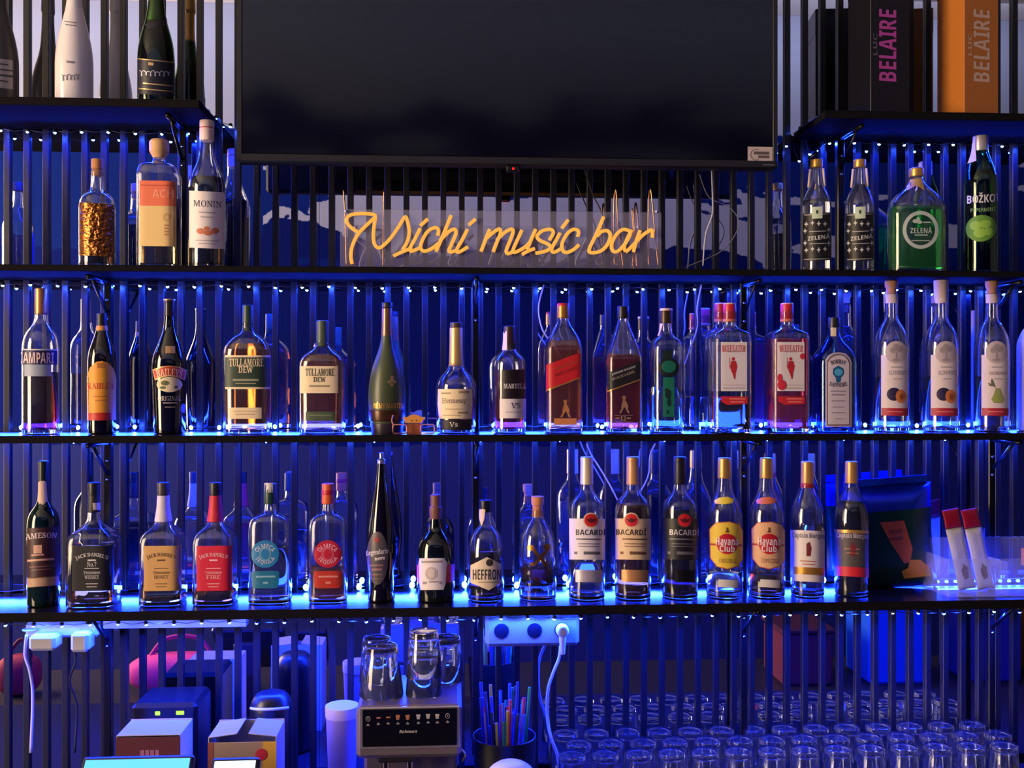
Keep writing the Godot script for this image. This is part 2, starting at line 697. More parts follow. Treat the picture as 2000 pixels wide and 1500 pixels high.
	for e in [[1.72, 0.30, 0.24, rgb(24, 110, 225), "bright blue", "bin"], [2.10, 0.30, 0.22, rgb(60, 60, 140), "slate blue", "bin"], [1.36, 0.2, 0.20, rgb(120, 46, 60), "dull red", "bin"]]:
		var c := thing("storage_bin", "%s storage bin on the service counter" % e[4], "bin", Vector3(e[0], 0.44, 1.66))
		part("bin_body", span(Vector3(-e[2] / 2, 0, -0.12), Vector3(e[2] / 2, e[1], 0.12), 0.012), mat(e[3], 0.6), c)
		part("bin_lid", span(Vector3(-e[2] / 2 - 0.008, e[1], -0.128), Vector3(e[2] / 2 + 0.008, e[1] + 0.02, 0.128), 0.006), mat(e[3].darkened(0.25), 0.6), c)
	var board := thing("orange_board", "tall orange price board standing on the service counter", "board", Vector3(2.40, 0.44, 1.66))
	part("board_panel", span(Vector3(-0.12, 0.02, -0.012), Vector3(0.12, 0.5, 0.012), 0.003), mat(rgb(245, 140, 20), 0.6), board)
	part("board_foot", span(Vector3(-0.13, 0, -0.05), Vector3(0.13, 0.02, 0.05), 0.003), mat(rgb(60, 50, 50), 0.6), board)

func pillow(w: float, h: float, d: float, sharp := 2.6) -> ArrayMesh:
	var rings := []
	for k in 15:
		var a := -PI / 2 + PI * k / 14.0
		var c := pow(maxf(cos(a), 0.0), 2.0 / sharp)
		rings.append([c * w / 2 if k > 0 and k < 14 else 0.0, signf(sin(a)) * pow(absf(sin(a)), 2.0 / sharp) * h / 2, 1.0])
	return lathe(rings, sharp, d / w, 32)

# ------------------------------------------------------------------ mirror, slats
func back_wall() -> void:
	var xa := ray(-260, 750, 0).x
	var xb := ray(2260, 750, 0).x
	struct("wall_front", span(Vector3(X0 - 0.12, 0, -0.14), Vector3(X1 + 0.12, YC, -0.014), 0.0), mat(rgb(40, 40, 52), 0.8), Vector3.ZERO, "dark wall that carries the mirror")
	var mirror := mat(Color(0.88, 0.89, 0.93), 0.0, 1.0)
	var mw := (xb - xa) / 3.0
	for i in 3:
		single("wall_mirror", span(Vector3(-mw / 2 + 0.0005, 0.5, -0.013), Vector3(mw / 2 - 0.0005, 3.2, 0.0), 0.0), mirror, Vector3(xa + mw * (i + 0.5), 0, 0),
			"tall mirror panel behind the black slats", "mirror", "mirror panels of the back bar")
	# slats
	var zs := 0.008
	var p902 := ray(902, 750, zs).x
	var pitch: float = (ray(1536, 750, zs).x - ray(497.6, 750, zs).x) / 29.0
	var wood := mat(rgb(24, 23, 25), 0.4)
	var shape := box(Vector3(0.0128, 2.7, 0.008), 0.001)
	for i in range(-30, 38):
		single("slat", shape, wood, Vector3(p902 + pitch * i, 1.85, 0.0042), "black vertical slat in front of the mirror", "slat", "slats in front of the mirror")

# ------------------------------------------------------------------ shelves and posts
func shelves() -> void:
	var xa := ray(-200, 750, SF).x
	var xb := ray(2200, 750, SF).x
	var th := [0.0, 0.016, 0.0125, 0.0145, 0.0185]
	var names := ["", "", "second black shelf, under the neon sign and the television", "third black shelf, carrying the whiskies and gins", "lowest black shelf, carrying the rums and tequilas"]
	for r in [2, 3, 4]:
		shelf(names[r], xa, xb, r, th[r])
	shelf("short top shelf with the sparkling wine bottles", xa, ray(389, 750, SF).x, 1, th[1])
	shelf("short top shelf with the two gift boxes", ray(1611, 750, SF).x, xb, 1, th[1])
	# posts between the shelves, with a bracket arm at the top and screw heads
	var steel := mat(rgb(18, 18, 20), 0.3, 0.3)
	var chrome := mat(rgb(190, 190, 200), 0.15, 1.0)
	for e in [[212, 3, 2], [929, 3, 2], [1451, 3, 2], [1934, 3, 2], [212, 4, 3], [929, 4, 3], [1451, 4, 3], [1934, 4, 3], [358, 2, 1], [1640, 2, 1], [212, 0, 4], [929, 0, 4], [1451, 0, 4], [1934, 0, 4]]:
		var z := 0.052
		var x := ray(e[0], 750, z).x
		var y0: float = Y[e[1]] if e[1] > 0 else 0.8
		var y1: float = Y[e[2]] - th[e[2]]
		var up: String = "top" if e[2] == 1 else ["", "", "second", "third", "lowest"][e[2]]
		var post := thing("shelf_post", "black metal post holding up the %s shelf" % up, "post", Vector3(x, y0, z), "posts under the %s shelf" % up)
		part("upright", span(Vector3(-0.008, 0, -0.009), Vector3(0.008, y1 - y0, 0.009), 0.002), steel, post)
		var st := begin()
		add_tube(st, PackedVector3Array([Vector3(0, y1 - y0 - 0.007, 0.008), Vector3(0, y1 - y0 - 0.007, 0.12)]), 0.006, 4)
		add_tube(st, PackedVector3Array([Vector3(0, y1 - y0 - 0.075, 0.006), Vector3(0, y1 - y0 - 0.012, 0.09)]), 0.004, 4)
		part("bracket", done(st), steel, post)
		for yy in [0.045, 0.085]:
			part("screw", ball(0.0032), chrome, post, Vector3(0, y1 - y0 - yy, 0.0095))

# a matt black board with a smooth laminate on top
func shelf(label: String, x0: float, x1: float, r: int, t: float) -> void:
	var o := thing("shelf", label, "shelf", Vector3(x0, Y[r], 0))
	var board := mat(rgb(25, 23, 26), 0.85)
	board.metallic_specular = 0.08
	part("board", span(Vector3(0, -t, SB), Vector3(x1 - x0, -0.001, SF), 0.001), board, o)
	part("top_sheet", span(Vector3(0, -0.001, SB), Vector3(x1 - x0, 0, SF), 0.0003), mat(rgb(15, 14, 17), 0.22), o)

# ------------------------------------------------------------------ television
func television() -> void:
	var z := 0.175
	var a := ray(461, 316, z)
	var b := ray(1520, 316, z)
	var w := b.x - a.x
	var h := w * 0.505
	var tv := thing("television", "large switched-off black television over the neon sign", "television", Vector3((a.x + b.x) / 2, a.y, z))
	part("casing", span(Vector3(-w / 2, 0, -0.035), Vector3(w / 2, h, 0), 0.006), mat(rgb(24, 23, 26), 0.4), tv)
	part("back_housing", span(Vector3(-w * 0.36, 0.03, -0.075), Vector3(w * 0.36, h * 0.7, -0.03), 0.012), mat(rgb(16, 16, 18), 0.6), tv)
	part("wall_mount", span(Vector3(-0.2, 0.2, -0.145), Vector3(0.2, 0.42, -0.07), 0.004), mat(rgb(20, 20, 22), 0.5), tv)
	part("screen", span(Vector3(-w / 2 + 0.012, 0.017, -0.004), Vector3(w / 2 - 0.012, h - 0.012, 0.0012), 0.0008), mat(rgb(6, 6, 9), 0.1), tv)
	var bez := begin()
	add_span(bez, Vector3(-w / 2 + 0.002, 0.002, 0.0), Vector3(w / 2 - 0.002, 0.016, 0.003), 0.001)
	for s in [-1.0, 1.0]:
		add_span(bez, Vector3(s * (w / 2 - 0.012), 0.002, 0.0), Vector3(s * (w / 2 - 0.002), h, 0.003), 0.001)
	part("bezel", done(bez), mat(rgb(30, 29, 32), 0.35), tv)
	var k := w / 1059.0
	var stick := part("sticker", span(Vector3(-0.026, -0.0155, 0), Vector3(0.026, 0.0155, 0.0006), 0.0004), mat(rgb(196, 180, 176), 0.6), tv, Vector3(w / 2 - (1520 - 1483) * k, (316 - 288) * k, 0.0014))
	var st := begin()
	for e in [[-0.013, 0.019, -0.0005, 0.0055], [-0.004, 0.019, -0.008, -0.0025]]:
		add_span(st, Vector3(e[0], e[2], 0.0006), Vector3(e[1], e[3], 0.0009), 0.0)
	var arc := []
	for i in 9:
		var g := deg_to_rad(60 + i * 30)
		arc.append(Vector3(-0.009 + 0.011 * cos(g), 0.0115 * sin(g) - 0.001, 0.0008))
	add_tube(st, PackedVector3Array(arc), 0.0006, 4)
	part("print", done(st), mat(rgb(96, 82, 82), 0.7), stick)
	st = begin()
	add_span(st, Vector3(w / 2 - 0.034, 0.006, 0.003), Vector3(w / 2 - 0.008, 0.0085, 0.0033), 0.0)
	part("maker_print", done(st), mat(rgb(90, 90, 96), 0.5), tv)
	var eye := Vector3(a.x + (994 - 461) * k - tv.position.x, -0.006, -0.004)
	part("sensor_housing", span(Vector3(eye.x - 0.014, -0.012, -0.02), Vector3(eye.x + 0.014, 0.002, -0.002), 0.003), mat(rgb(12, 12, 14), 0.3), tv)
	part("standby_led", ball(0.0032), glow(Color(1.0, 0.05, 0.03), 3.0), tv, eye)
	omni("standby_light", tv.position + eye, Color(1.0, 0.05, 0.03), 0.00002)

# ------------------------------------------------------------------ neon sign
func neon_sign() -> void:
	var z := 0.105
	var c0 := ray(976, 523, z)
	var sign := thing("neon_sign", "orange neon script sign on a clear acrylic board above the second shelf", "sign", Vector3(c0.x, Y[2], z))
	var tl := ray(664, 408, z) - sign.position
	var br := ray(1292, 523, z) - sign.position
	part("acrylic_board", span(Vector3(tl.x, 0.0, -0.005), Vector3(br.x, tl.y, 0.0), 0.0012), pane(Color(0.78, 0.76, 0.9), 0.13), sign)
	var neon := glow(Color(0.97, 0.67, 0.28), 1.0)
	# strokes traced letter by letter, in sixths of a pixel from (650, 360)
	var letters := {
		"letter_M": [[[310, 570], [235, 525], [180, 470], [165, 410], [210, 362], [330, 345], [460, 352], [505, 378], [492, 470], [480, 600], [492, 700], [535, 750], [590, 730], [680, 640], [780, 500], [852, 385], [882, 430], [905, 560], [880, 680], [825, 775]],
			[[492, 395], [380, 500], [290, 600], [230, 730], [213, 850], [228, 942]], [[716, 848], [800, 808], [890, 770], [935, 745]]],
		"letter_i": [[[1035, 520], [970, 650], [915, 755], [935, 790], [1030, 750]], [[1035, 490], [1125, 408]]],
		"letter_c": [[[1245, 605], [1250, 535], [1205, 512], [1120, 560], [1052, 680], [1042, 760], [1090, 790], [1180, 755], [1255, 695]]],
		"letter_h": [[[1402, 365], [1310, 590], [1222, 795]], [[1265, 670], [1370, 562], [1440, 530], [1458, 580], [1405, 710], [1375, 780], [1400, 800], [1465, 780]]],
		"letter_i_001": [[[1595, 530], [1530, 660], [1468, 770], [1492, 802], [1600, 738]], [[1610, 482], [1690, 410]]],
		"letter_m_001": [[[1858, 530], [1810, 650], [1755, 795]], [[1815, 640], [1910, 560], [1975, 528], [1985, 580], [1940, 690], [1898, 800]], [[1940, 660], [2040, 565], [2115, 530], [2135, 565], [2090, 690], [2055, 780], [2075, 820], [2145, 790]]],
		"letter_u": [[[2240, 540], [2180, 670], [2135, 775], [2160, 803], [2270, 745], [2330, 690]], [[2403, 530], [2350, 650], [2300, 770]], [[2240, 830], [2310, 790], [2392, 758]]],
		"letter_s": [[[2565, 660], [2612, 570], [2575, 532], [2480, 550], [2420, 612], [2450, 660], [2555, 710], [2578, 750], [2520, 790], [2400, 815]]],
		"letter_i_002": [[[2692, 575], [2640, 670], [2592, 765], [2618, 803], [2700, 765]], [[2712, 520], [2788, 420]]],
		"letter_c_001": [[[2900, 620], [2910, 552], [2850, 532], [2780, 580], [2718, 690], [2722, 780], [2770, 806], [2850, 772], [2915, 715]]],
		"letter_b": [[[3208, 385], [3120, 590], [3036, 770], [3070, 808], [3170, 790], [3250, 715], [3288, 610], [3255, 550], [3180, 560], [3125, 615]]],
		"letter_a": [[[3510, 545], [3430, 535], [3350, 605], [3298, 720], [3328, 795], [3390, 780], [3470, 690], [3525, 590]], [[3540, 540], [3480, 660], [3450, 745], [3470, 795]]],
		"letter_r": [[[3640, 545], [3595, 670], [3560, 800]], [[3470, 800], [3540, 735], [3660, 610], [3730, 560], [3780, 540], [3786, 630]]],
	}
	for key in letters:
		var st := begin()
		var white := begin()
		for stroke in letters[key]:
			var pts := []
			for q in stroke:
				var w := ray(650 + q[0] / 6.06, 360 + q[1] / 6.06, z + 0.006) - sign.position
				pts.append(Vector3(w.x, maxf(w.y, 0.005), 0.0045))
			var line := smooth(pts, 5)
			add_tube(st, line, 0.0037, 10)
			for i in line.size():
				line[i].z -= 0.0016
			add_tube(white, line, 0.0039, 10)
		var letter := part(key.substr(0, 8), done(st), neon, sign)
		part("silicone_backing", done(white), mat(rgb(206, 204, 214), 0.6), letter)
	for q in [[676, 416], [1283, 416]]:
		var w := ray(q[0], q[1], z) - sign.position
		part("stand_off", turned([[0.004, 0.0], [0.004, 0.006]], 0.001, 12), mat(rgb(200, 200, 215), 0.2, 1.0), sign, Vector3(w.x, w.y, 0.0))
	area("neon_light", ray(976, 455, z + 0.014) , Vector3(0, PI, 0), Vector2(0.62, 0.08), Color(1.0, 0.56, 0.16), 0.03)
	# wires added to imitate orange neon glints; the copper colour paints that light
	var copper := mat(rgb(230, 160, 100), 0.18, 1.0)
	var gr := "wires imitating orange glints of the neon sign"
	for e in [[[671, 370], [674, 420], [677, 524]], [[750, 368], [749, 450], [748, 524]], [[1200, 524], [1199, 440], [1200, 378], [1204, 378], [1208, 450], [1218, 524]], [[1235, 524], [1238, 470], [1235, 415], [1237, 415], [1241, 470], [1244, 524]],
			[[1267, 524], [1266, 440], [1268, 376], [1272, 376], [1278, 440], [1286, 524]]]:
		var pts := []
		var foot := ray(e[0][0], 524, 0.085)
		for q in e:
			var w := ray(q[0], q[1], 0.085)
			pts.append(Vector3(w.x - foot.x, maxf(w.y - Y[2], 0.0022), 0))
		single("neon_glint_wire", tube(smooth(pts), 0.0018, 6), copper, Vector3(foot.x, Y[2], 0.085), "thin added wire imitating an orange glint of the neon sign", "wire", gr)
	# cables that hang behind the sign from the television
	cable("black_cable", "thin black cable hanging from the television behind the sign", [[1141, 330, 0.07], [1158, 380, 0.06], [1175, 415, 0.06], [1190, 470, 0.06], [1200, 519, 0.06]], 0.0016, rgb(30, 28, 30))
	cable("white_cable", "thin white cable hanging straight from the television's corner", [[1390, 332, 0.08], [1392, 390, 0.07], [1391, 420, 0.07], [1378, 460, 0.07], [1373, 519, 0.07]], 0.0018, rgb(205, 200, 210))
	cable("grey_cable", "thin grey cable looping down behind the second shelf", [[1366, 340, 0.06], [1385, 385, 0.06], [1425, 405, 0.06], [1443, 440, 0.06], [1410, 490, 0.06], [1340, 521, 0.06]], 0.0012, rgb(120, 116, 126))

func cable(called: String, label: String, pts: Array, r: float, c: Color) -> void:
	var v := []
	for q in pts:
		v.append(ray(q[0], q[1], q[2]))
	var o: Vector3 = v[-1]
	for i in v.size():
		v[i] -= o
	single(called, tube(smooth(v), r, 6), mat(c, 0.5), o, label, "cable")

# ------------------------------------------------------------------ LED strings
func led_string(label: String, pts: Array, z: float, size: float, bright: float, droop: float) -> void:
	var first := ray(pts[0][0], pts[0][1], z)
	var o := thing("led_string", label, "string lights", first)
	var wire := []
	var core := glow(Color(0.16, 0.32, 1.0), bright * 130.0)
	var shape := ball(size, 1.25)
	# an added black collar over each hanging bulb keeps its light off the shelf
	var holder := turned([[size * 1.3, -size * 0.45], [size * 1.3, size * 1.2], [0.0012, size * 2.0]], 0.0006, 10)
	var hanging := size < 0.0034
	var black := mat(rgb(14, 14, 18), 0.5)
	for i in pts.size():
		var p := ray(pts[i][0], pts[i][1], z) - first
		if i > 0:
			wire.append((wire[-1] + p) / 2.0 + Vector3(0, -droop, 0.003))
		wire.append(p + Vector3(0, 0.0025, -0.001))
		var bulb := part("led_bulb", shape, core, o, p)
		bulb.rotation.z = 0.25 * sin(i * 2.3)
		if hanging:
			part("added_light_collar", holder, black, bulb)
	part("wire", tube(smooth(wire, 3), 0.0008, 5), mat(rgb(60, 60, 62), 0.4), o)

func row_of(x0: float, x1: float, step: float, y: float, z: float) -> Array:
	# evenly spaced bulbs along the wall at one height
	var a := ray(x0, y, z)
	var b := ray(x1, y, z)
	var count := roundi((x1 - x0) / step)
	var out := []
	var yy := ray(885, y, z).y
	for i in count + 1:
		var x := lerpf(a.x, b.x, float(i) / count)
		# back to pixels
		var d := Vector3(x, yy + 0.0015 * sin(i * 1.7), z) - EYE
		var f := d.x * sin(YAW) - d.z * cos(YAW)
		out.append([1000 + F * (d.x * cos(YAW) + d.z * sin(YAW)) / f, 750 - F * d.y / f])
	return out

func led_strings() -> void:
	var zb := 0.034
	led_string("blue LED string under the top shelf with the sparkling wines", row_of(-52, 368, 52.5, 268, zb) + [[421, 231], [450, 246]], zb, 0.0032, 6.0, 0.003)
	led_string("blue LED string under the top shelf with the gift boxes", [[1536, 284], [1563, 252], [1582, 300]] + row_of(1620, 2100, 49, 268, zb), zb, 0.0032, 6.0, 0.003)
	led_string("blue LED string under the second shelf along the wall", row_of(5, 2040, 51.5, 561, zb), zb, 0.0033, 11.0, 0.002)
	led_string("blue LED string hidden under the third shelf", row_of(-20, 2040, 51.5, 858.5, zb), zb, 0.0033, 10.0, 0.0005)
	led_string("blue LED string lying along the back of the third shelf", row_of(41, 2040, 52, 833, zb), zb, 0.0036, 2.6, 0.003)
	led_string("blue LED string with large bulbs along the back of the lowest shelf", row_of(-40, 1608, 103, 1143, zb), zb, 0.0058, 1.0, 0.004)
	led_string("blue LED string under the lowest shelf along the wall", row_of(-45, 2040, 52, 1209, 0.10), 0.10, 0.0033, 8.0, 0.002)
	# the strings' light, one strip per string
	var xl := ray(0, 750, zb).x
	var xr := ray(2000, 750, zb).x
	var down := Vector3(-1.2, PI, 0)      # the strips shine outwards from the wall, tilted down or up
	var up := Vector3(0.25, PI, 0)
	var s := 0.004
	for e in [[268.0, -60.0, 400.0, down, 0.07], [268.0, 1600.0, 2100.0, down, 0.07], [561.0, -50.0, 2050.0, down, 0.30], [833.0, -50.0, 2050.0, up, 0.26], [857.0, -50.0, 2050.0, down, 0.30], [1143.0, -50.0, 2050.0, up, 0.55], [1207.0, -50.0, 2050.0, down, 1.25]]:
		var ze: float = 0.10 if e[0] > 1200.0 else zb
		var a := ray(e[1], 750, ze).x
		var b := ray(e[2], 750, ze).x
		var y := ray(885, e[0], ze).y
		area("led_light", Vector3((a + b) / 2, y + (s if e[3] == up else -s), ze), e[3], Vector2(b - a, 0.008), BLUE, e[4] * 7.0)

# ------------------------------------------------------------------ row 1: sparkling wines and gift boxes on the top shelf
func row_1() -> void:
	var dark := mat(rgb(50, 46, 50), 0.42)
	var b := bottle("sparkling_wine_bottle", "matt dark grey sparkling wine bottle with a silver banded label", "bottle", -4, 1, [[42, 190], [42, 112], [34, 70], [18, 20], [14, -40], [14, -95]], {"mat": dark, "cut": 22.0})
	cap(b, [[14.6, -20], [14.2, -60], [16, -66], [15, -98]], mat(rgb(90, 84, 88), 0.4, 0.6), "foil")
	var l := sheet(b, "label", rect(-36, 114, 25, 171), mat(rgb(150, 146, 150), 0.5, 0.3))
	print_lines(b, l, [[-36, 25, 135, 3], [-36, 25, 146, 4], [-30, 16, 124, 2.5], [-30, 16, 157, 2.5]], mat(rgb(60, 58, 62), 0.6))

	b = bottle("sparkling_wine_bottle", "glossy white sparkling wine bottle with grey script", "bottle", 145, 1, [[38, 190], [38, 110], [31, 70], [15, 12], [13, -40], [13, -95]], {"mat": mat(rgb(226, 220, 224), 0.22, 0.0, 0.5), "cut": 24.0})
	cap(b, [[13.6, -10], [13.2, -60], [15.5, -66], [14.5, -98]], mat(rgb(210, 206, 210), 0.4), "foil")
	var ink := mat(rgb(120, 116, 124), 0.5)
	scribble(b, b.node, 138, 152, 36, 20, 5, ink)
	print_lines(b, b.node, [[130, 146, 122, 4], [126, 150, 44, 2], [128, 150, 50, 2]], ink, 0.0003)

	var green := glass(rgb(46, 120, 62))
	b = bottle("sparkling_wine_bottle", "dark green sparkling wine bottle with gold foil neck and navy label", "bottle", 305, 1, [[37, 190], [37, 106], [32, 75], [20, 38], [14, -10], [13, -95]], {"mat": green, "hollow": true, "cut": 22.0})
	liquid(b, 20, rgb(20, 60, 24))
	cap(b, [[21, 46], [16, 8], [14.2, -20], [14, -60], [16.5, -66], [15.5, -98]], mat(rgb(205, 160, 90), 0.32, 0.8), "foil")
	sheet(b, "neck_label", [[270 + 12, 50], [328, 32], [326, 46], [290, 60]], mat(rgb(22, 22, 34), 0.5))
	l = sheet(b, "label", rect(269, 117, 341, 186), mat(rgb(18, 20, 40), 0.45))
	scribble(b, l, 303, 144, 60, 18, 7, mat(rgb(205, 200, 215), 0.4, 0.4))
	print_lines(b, l, [[270, 340, 118.5, 2], [280, 336, 165, 2.5], [272, 338, 176, 2], [290, 300, 126, 6]], mat(rgb(214, 180, 120), 0.35, 0.6))

	gift_box(1670, 1700, 1777, rgb(16, 14, 18), rgb(196, 74, 170), rgb(96, 90, 100), "black gift box with pink upright lettering", 1736, 1710)
	gift_box(1846, 1883, 1955, rgb(196, 118, 44), rgb(224, 190, 160), rgb(214, 176, 140), "orange gift box with pale upright lettering", 1922, 1896)

func gift_box(xl: float, xm: float, xr: float, c: Color, ink: Color, ink2: Color, label: String, tx: float, tx2: float) -> void:
	# square carton turned a little, so that its left side shows
	var zf := 0.185
	var corner := ray(xm, 750, zf)
	var right := ray(xr, 750, zf)
	var w := right.x - corner.x + 0.006
	var turn := 0.26
	var o := thing("gift_box", label, "box", Vector3(corner.x, Y[1], zf))
	o.rotation.y = turn * (0.5 if xm < 1800 else 0.75)
	var h := ray(xm, -82, zf).y - Y[1]
	var kk := ray(xm + 1, 750, zf).x - corner.x
	part("carton", span(Vector3(0, 0, -w), Vector3(w, h - 0.03, 0), 0.0015), mat(c, 0.38), o)
	part("lid", span(Vector3(-0.0006, h - 0.06, -w - 0.0006), Vector3(w + 0.0006, h, 0.0006), 0.0015), mat(c.darkened(0.1), 0.38), o)
	for e in [["BELAIRE", tx, 87.0, 137.0, 36.0, ink], ["LUC", tx2, 86.0, 42.0, 9.0, ink2]]:
		var st := begin()
		for v in word(e[0], e[3] * kk, e[4] * kk, "bold"):
			# reads upwards
			st.add_vertex(Vector3((e[1] - xm) * kk - v.y, ray(e[1], e[2], zf).y - Y[1] + v.x, 0.0004))
		part("lettering", done_sheet(st), mat(e[5], 0.5), o)

# ------------------------------------------------------------------ row 2
func row_2() -> void:
	var b := bottle("whisky_bottle", "squat clear bottle with a crinkled copper label and cork stopper", "bottle", 190, 2, [[37, 518], [37, 402], [32, 384], [14, 374], [12, 345], [12, 330]], {"cut": 10.0})
	liquid(b, 404, rgb(60, 26, 14))
	cap(b, [[9.5, 345], [9.5, 331], [12, 330], [12, 311]], mat(rgb(190, 130, 80), 0.8), "cork")
	var foil := mat(rgb(160, 98, 46), 0.3, 0.85)
	foil.normal_enabled = true
	foil.normal_texture = crinkle()
	foil.normal_scale = 1.2
	foil.uv1_triplanar = true
	foil.uv1_scale = Vector3(9, 9, 9)
	sheet(b, "label", rect(155, 397, 222, 500), foil)

	b = bottle("liqueur_bottle", "square clear bottle with an orange over yellow label and round wooden stopper", "bottle", 311, 2, [[38, 517], [38, 342], [34, 326], [13, 318], [11.5, 306]], {"n": 5.0, "cut": 7.0})
	liquid(b, 360, rgb(226, 196, 130))
	cap(b, [[11, 310], [15, 303], [19, 296], [19, 278], [15, 273]], mat(rgb(214, 170, 116), 0.6), "stopper")
	var l := sheet(b, "label", rect(273, 402, 340, 481), mat(rgb(232, 198, 132), 0.6))
	write(b, l, "O", 326, 424, 15, 15, mat(rgb(210, 170, 100), 0.6))
	print_lines(b, l, [[321, 330, 440, 3], [321, 330, 446, 3], [321, 330, 452, 3], [321, 330, 458, 3]], mat(rgb(190, 140, 80), 0.6))
	l = sheet(b, "label", rect(273, 353, 340, 402), mat(rgb(228, 112, 76), 0.6))
	write(b, l, "ACH", 318, 378, 40, 16, mat(rgb(240, 150, 120), 0.6), "bold")
	print_lines(b, l, [[274, 339, 362, 2]], mat(rgb(180, 70, 50), 0.6))

	b = bottle("syrup_bottle", "tall clear syrup bottle with a white label and white screw cap", "bottle", 404, 2, [[37, 518], [37, 362], [33, 346], [18, 314], [14, 284], [13.5, 240]], {"cut": 12.0})
	liquid(b, 349, rgb(26, 22, 60))
	cap(b, [[14.5, 276], [14.5, 252], [13.5, 251], [13.5, 249], [14.5, 248], [14.3, 236]], mat(rgb(236, 208, 204), 0.45))
	turn_px(b, "cap_ring", [[14.7, 252], [14.7, 249.5]], mat(rgb(190, 70, 70), 0.5))
	l = sheet(b, "label", rect(370, 374, 438, 485), mat(rgb(232, 222, 222), 0.55))
	write(b, l, "MONIN", 405, 398, 54, 12, mat(rgb(60, 58, 70), 0.6), "serif")
	print_lines(b, l, [[388, 420, 415, 2], [392, 416, 424, 2], [382, 428, 470, 1.5], [388, 420, 476, 1.5]], mat(rgb(160, 156, 160), 0.6))
	for q in [[392, 452, 8, 6], [406, 455, 9, 5], [420, 450, 8, 6], [404, 446, 6, 4]]:
		sheet(b, "fruit_print", oval(q[0], q[1], q[2], q[3], 12), mat(rgb(206, 120, 84), 0.6), 0.0008, l)

	b = bottle("soda_bottle", "clear bottle with a blue label at the end of the second shelf", "bottle", -70, 2, [[36, 518], [36, 400], [14, 360], [12, 320]], {})
	sheet(b, "label", rect(-104, 415, -36, 500), mat(rgb(30, 70, 210), 0.5))
	cap(b, [[13, 328], [13, 308]], mat(rgb(60, 60, 70), 0.4))

	# two herb liqueurs with black labels
	for x in [1595.0, 1679.0]:
		b = bottle("herb_liqueur_bottle", "slim clear bottle with gold cap and black star-patterned label, " + ("between the sign and its twin" if x < 1600 else "beside the round green flask"), "bottle", x, 2, [[29, 525], [29, 398], [25, 384], [13, 360], [10, 332], [10, 316]], {"cut": 8.0})
		liquid(b, 392 if x < 1600 else 362, rgb(226, 222, 226))
		cap(b, [[12.3, 328], [12.3, 312]], mat(rgb(220, 168, 86), 0.35, 0.7))
		l = sheet(b, "label", rect(x - 27, 416, x + 27, 509), mat(rgb(14, 14, 16), 0.5))
		write(b, l, "ZELENÁ", x + 4, 463, 42, 10, mat(rgb(205, 205, 200), 0.5), "bold", 0.0008, 0.08)
		var st := begin()
		for q in [[-20, 437], [-8, 435], [4, 437], [16, 438], [-20, 488], [-8, 486], [4, 488], [16, 487], [-22, 450], [-22, 474], [23, 450], [23, 476]]:
			lay(st, b, [[x + q[0] - 4, q[1]], [x + q[0] - 1, q[1] - 2], [x + q[0], q[1] - 6], [x + q[0] + 1, q[1] - 2], [x + q[0] + 4, q[1]], [x + q[0] + 1, q[1] + 2], [x + q[0], q[1] + 6], [x + q[0] - 1, q[1] + 2]], 0.0008)
		part("star_print", done_sheet(st), mat(rgb(200, 200, 198), 0.5), l)
		print_lines(b, l, [[x - 24, x + 24, 419, 1.5], [x - 24, x + 24, 506, 1.5], [x - 14, x + 18, 452, 1.5], [x - 14, x + 18, 476, 1.5]], mat(rgb(170, 170, 168), 0.5))
		l = sheet(b, "stamp", rect(x - 9, 404, x + 11, 427), mat(rgb(196, 214, 190), 0.6), 0.0012)
		sheet(b, "stamp_print", oval(x + 1, 414, 2.5, 4, 10), mat(rgb(40, 70, 50), 0.6), 0.0016, l)
		for s in [-1.0, 1.0]:
			var tie := part("neck_seal", tube(PackedVector3Array([Vector3(s * 0.013, loc_y(b, 330), 0.002), Vector3(s * 0.0165, loc_y(b, 366), 0.004)]), 0.0026, 6), mat(rgb(236, 214, 198), 0.6), b.node)

	# flat green flask
	b = bottle("mint_liqueur_flask", "flat broad flask of bright green liqueur with a white ring logo", "bottle", 1790, 2, [[53, 522], [53, 408], [45, 388], [14, 360], [11, 340], [11, 332]], {"n": 3.2, "dr": 0.55, "cut": 16.0})
	liquid(b, 406, rgb(26, 200, 70), 0.18)
	cap(b, [[13.5, 346], [13.5, 330], [10, 328]], mat(rgb(220, 168, 86), 0.35, 0.7))
	sheet(b, "neck_label", [[1776, 350], [1800, 348], [1806, 372], [1790, 362], [1772, 372]], mat(rgb(205, 168, 110), 0.5, 0.3))
	var ring := []
	for q in oval(1798, 449, 35, 37, 36):
		ring.append(q)
	var white := mat(rgb(196, 210, 200), 0.5)
	var st2 := begin()
	for i in 36:
		var a0 := TAU * i / 36.0
		var a1 := TAU * (i + 1) / 36.0
		lay(st2, b, [[1798 + 35 * cos(a0), 449 + 37 * sin(a0)], [1798 + 35 * cos(a1), 449 + 37 * sin(a1)], [1798 + 28 * cos(a1), 449 + 30 * sin(a1)], [1798 + 28 * cos(a0), 449 + 30 * sin(a0)]], 0.0005)
	l = part("logo", done_sheet(st2), white, b.node)
	write(b, l, "ZELENÁ", 1799, 449, 42, 13, white, "bold", 0.0005)
	for q in [[1788, 432, 6, 4], [1796, 434, 5, 3.4], [1793, 428, 3.4, 4.4]]:
		sheet(b, "leaf_print", oval(q[0], q[1], q[2], q[3], 10), white, 0.0005, l)
	print_lines(b, l, [[1802, 1818, 434, 2], [1786, 1812, 459, 2], [1780, 1816, 470, 1.5]], white, 0.0005)

